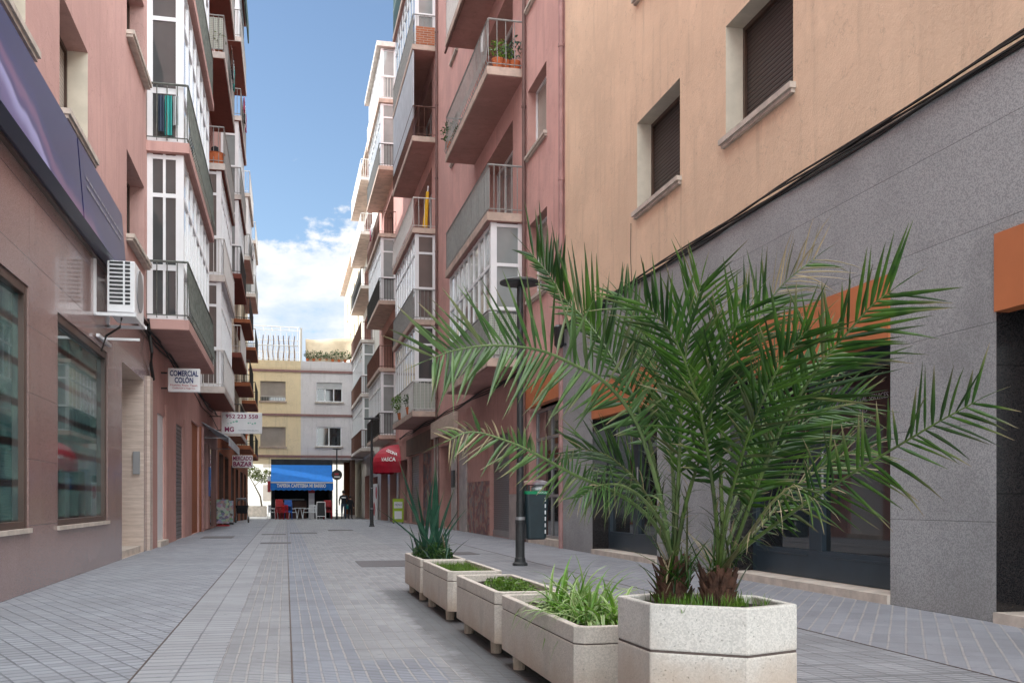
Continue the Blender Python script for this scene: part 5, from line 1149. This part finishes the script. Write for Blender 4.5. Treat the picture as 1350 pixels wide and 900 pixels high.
person('shorter figure in dark clothes with a teal bag beside the adult',(3.86,61.9,gz(61.9)),math.radians(150),1.42,M['blackcl'],M['blackcl'],bag=M['teal'],stride=.05)

# ------------------------------------------------------------------ camera, light, world
cam=bpy.data.objects.new('camera',bpy.data.cameras.new('camera')); C.objects.link(cam); cam.location=(0,0,H); cam.rotation_euler=(math.pi/2,0,-A)
cam.data.sensor_width=36; cam.data.lens=36*F/1350; cam.data.shift_y=210/1350; cam.data.clip_end=1000; cam.data.clip_start=.05; SC.camera=cam
SUN_EL,SUN_AZ=math.radians(31),math.radians(-78)   # azimuth from +Y, towards -X (left)
sd=Vector((math.sin(SUN_AZ)*math.cos(SUN_EL),math.cos(SUN_AZ)*math.cos(SUN_EL),math.sin(SUN_EL)))
sun=bpy.data.objects.new('sun',bpy.data.lights.new('sun','SUN')); C.objects.link(sun); sun.data.energy=2.0; sun.data.angle=math.radians(.6); sun.data.color=(1,.965,.92); sun.rotation_euler=sd.to_track_quat('Z','Y').to_euler()
w=bpy.data.worlds.new('World'); SC.world=w; w.use_nodes=True; t=w.node_tree; bg=t.nodes['Background']; bg.inputs['Strength'].default_value=.1
def nn(ty,**k):
    x=t.nodes.new(ty)
    for a_,v in k.items(): setattr(x,a_,v)
    return x
sky=nn('ShaderNodeTexSky',sky_type='NISHITA'); sky.sun_disc=False; sky.sun_elevation=SUN_EL; sky.sun_rotation=SUN_AZ; sky.air_density=1.; sky.dust_density=.6; sky.ozone_density=1.5
tc=nn('ShaderNodeTexCoord'); L_=t.links.new
sep=nn('ShaderNodeSeparateXYZ'); L_(tc.outputs['Generated'],sep.inputs[0])
def mm(op,a_,b_=None,clamp=False):
    x=nn('ShaderNodeMath',operation=op,use_clamp=clamp)
    for i,v in enumerate((a_,b_)):
        if v is None: continue
        if isinstance(v,(int,float)): x.inputs[i].default_value=v
        else: L_(v,x.inputs[i])
    return x.outputs[0]
def sst(v,a_,b_,c=0,d=1):
    x=nn('ShaderNodeMapRange',interpolation_type='SMOOTHSTEP'); L_(v,x.inputs[0]); x.inputs[1].default_value=a_; x.inputs[2].default_value=b_; x.inputs[3].default_value=c; x.inputs[4].default_value=d; return x.outputs[0]
def noi(sc,de,ro=.6,scz=1):
    mp=nn('ShaderNodeMapping'); mp.inputs['Scale'].default_value=(1,1,scz); mp.inputs['Location'].default_value=(.35,.1,.2); L_(tc.outputs['Generated'],mp.inputs[0]); x=nn('ShaderNodeTexNoise'); x.inputs['Scale'].default_value=sc; x.inputs['Detail'].default_value=de; x.inputs['Roughness'].default_value=ro; L_(mp.outputs[0],x.inputs['Vector']); return x.outputs['Fac']
z=sep.outputs[2]
n1=noi(9,8,.58,1.6); n2=noi(3.2,8,.55)
# low cumulus bank (elevation 8-14 deg) and unseen bright fill cloud added overhead and behind
bank=mm('ADD',mm('MULTIPLY',mm('SUBTRACT',n1,.5),.3),mm('SUBTRACT',.26,z)); bank=sst(bank,-.004,.016)
n3=noi(17,8,.6,2.2); hole=sst(mm('ADD',n3,mm('MULTIPLY',mm('ABSOLUTE',mm('SUBTRACT',z,.165)),4.5)),.28,.44)
bank=mm('MULTIPLY',bank,hole)
over=sst(mm('ADD',z,mm('MULTIPLY',mm('SUBTRACT',n2,.5),.5)),.52,.72)
back=sst(mm('ADD',sep.outputs[1],mm('MULTIPLY',mm('SUBTRACT',n2,.5),.4)),.35,.05)
mask=mm('MAXIMUM',mm('MAXIMUM',bank,over),back)
ccol=nn('ShaderNodeMix',data_type='RGBA'); L_(sst(mm('ADD',mm('MULTIPLY',n3,.6),mm('MULTIPLY',z,1.3)),.42,.66),ccol.inputs[0]); ccol.inputs[6].default_value=(3.6,4.3,5.3,1); ccol.inputs[7].default_value=(5.5,5.55,5.65,1)
bright=nn('ShaderNodeMix',data_type='RGBA'); L_(mm('MAXIMUM',sst(z,.38,.7),back),bright.inputs[0]); L_(ccol.outputs[2],bright.inputs[6]); bright.inputs[7].default_value=(20.6,22.1,22.6,1)
fin=nn('ShaderNodeMix',data_type='RGBA'); L_(mask,fin.inputs[0])
hz=nn('ShaderNodeMix',data_type='RGBA'); hz.inputs[0].default_value=.0; L_(sky.outputs[0],hz.inputs[6])
SKYK=nn('ShaderNodeMix',data_type='RGBA',blend_type='MULTIPLY'); SKYK.inputs[0].default_value=1; L_(sky.outputs[0],SKYK.inputs[6]); SKYK.inputs[7].default_value=(.97,.99,1.0,1)
L_(SKYK.outputs[2],fin.inputs[6]); L_(bright.outputs[2],fin.inputs[7]); L_(fin.outputs[2],bg.inputs['Color'])
SC.view_settings.view_transform='Standard'; SC.view_settings.look='None'; SC.view_settings.exposure=.98; SC.view_settings.gamma=1
SC.render.engine='CYCLES'; SC.cycles.max_bounces=7; SC.cycles.diffuse_bounces=4; SC.cycles.glossy_bounces=3
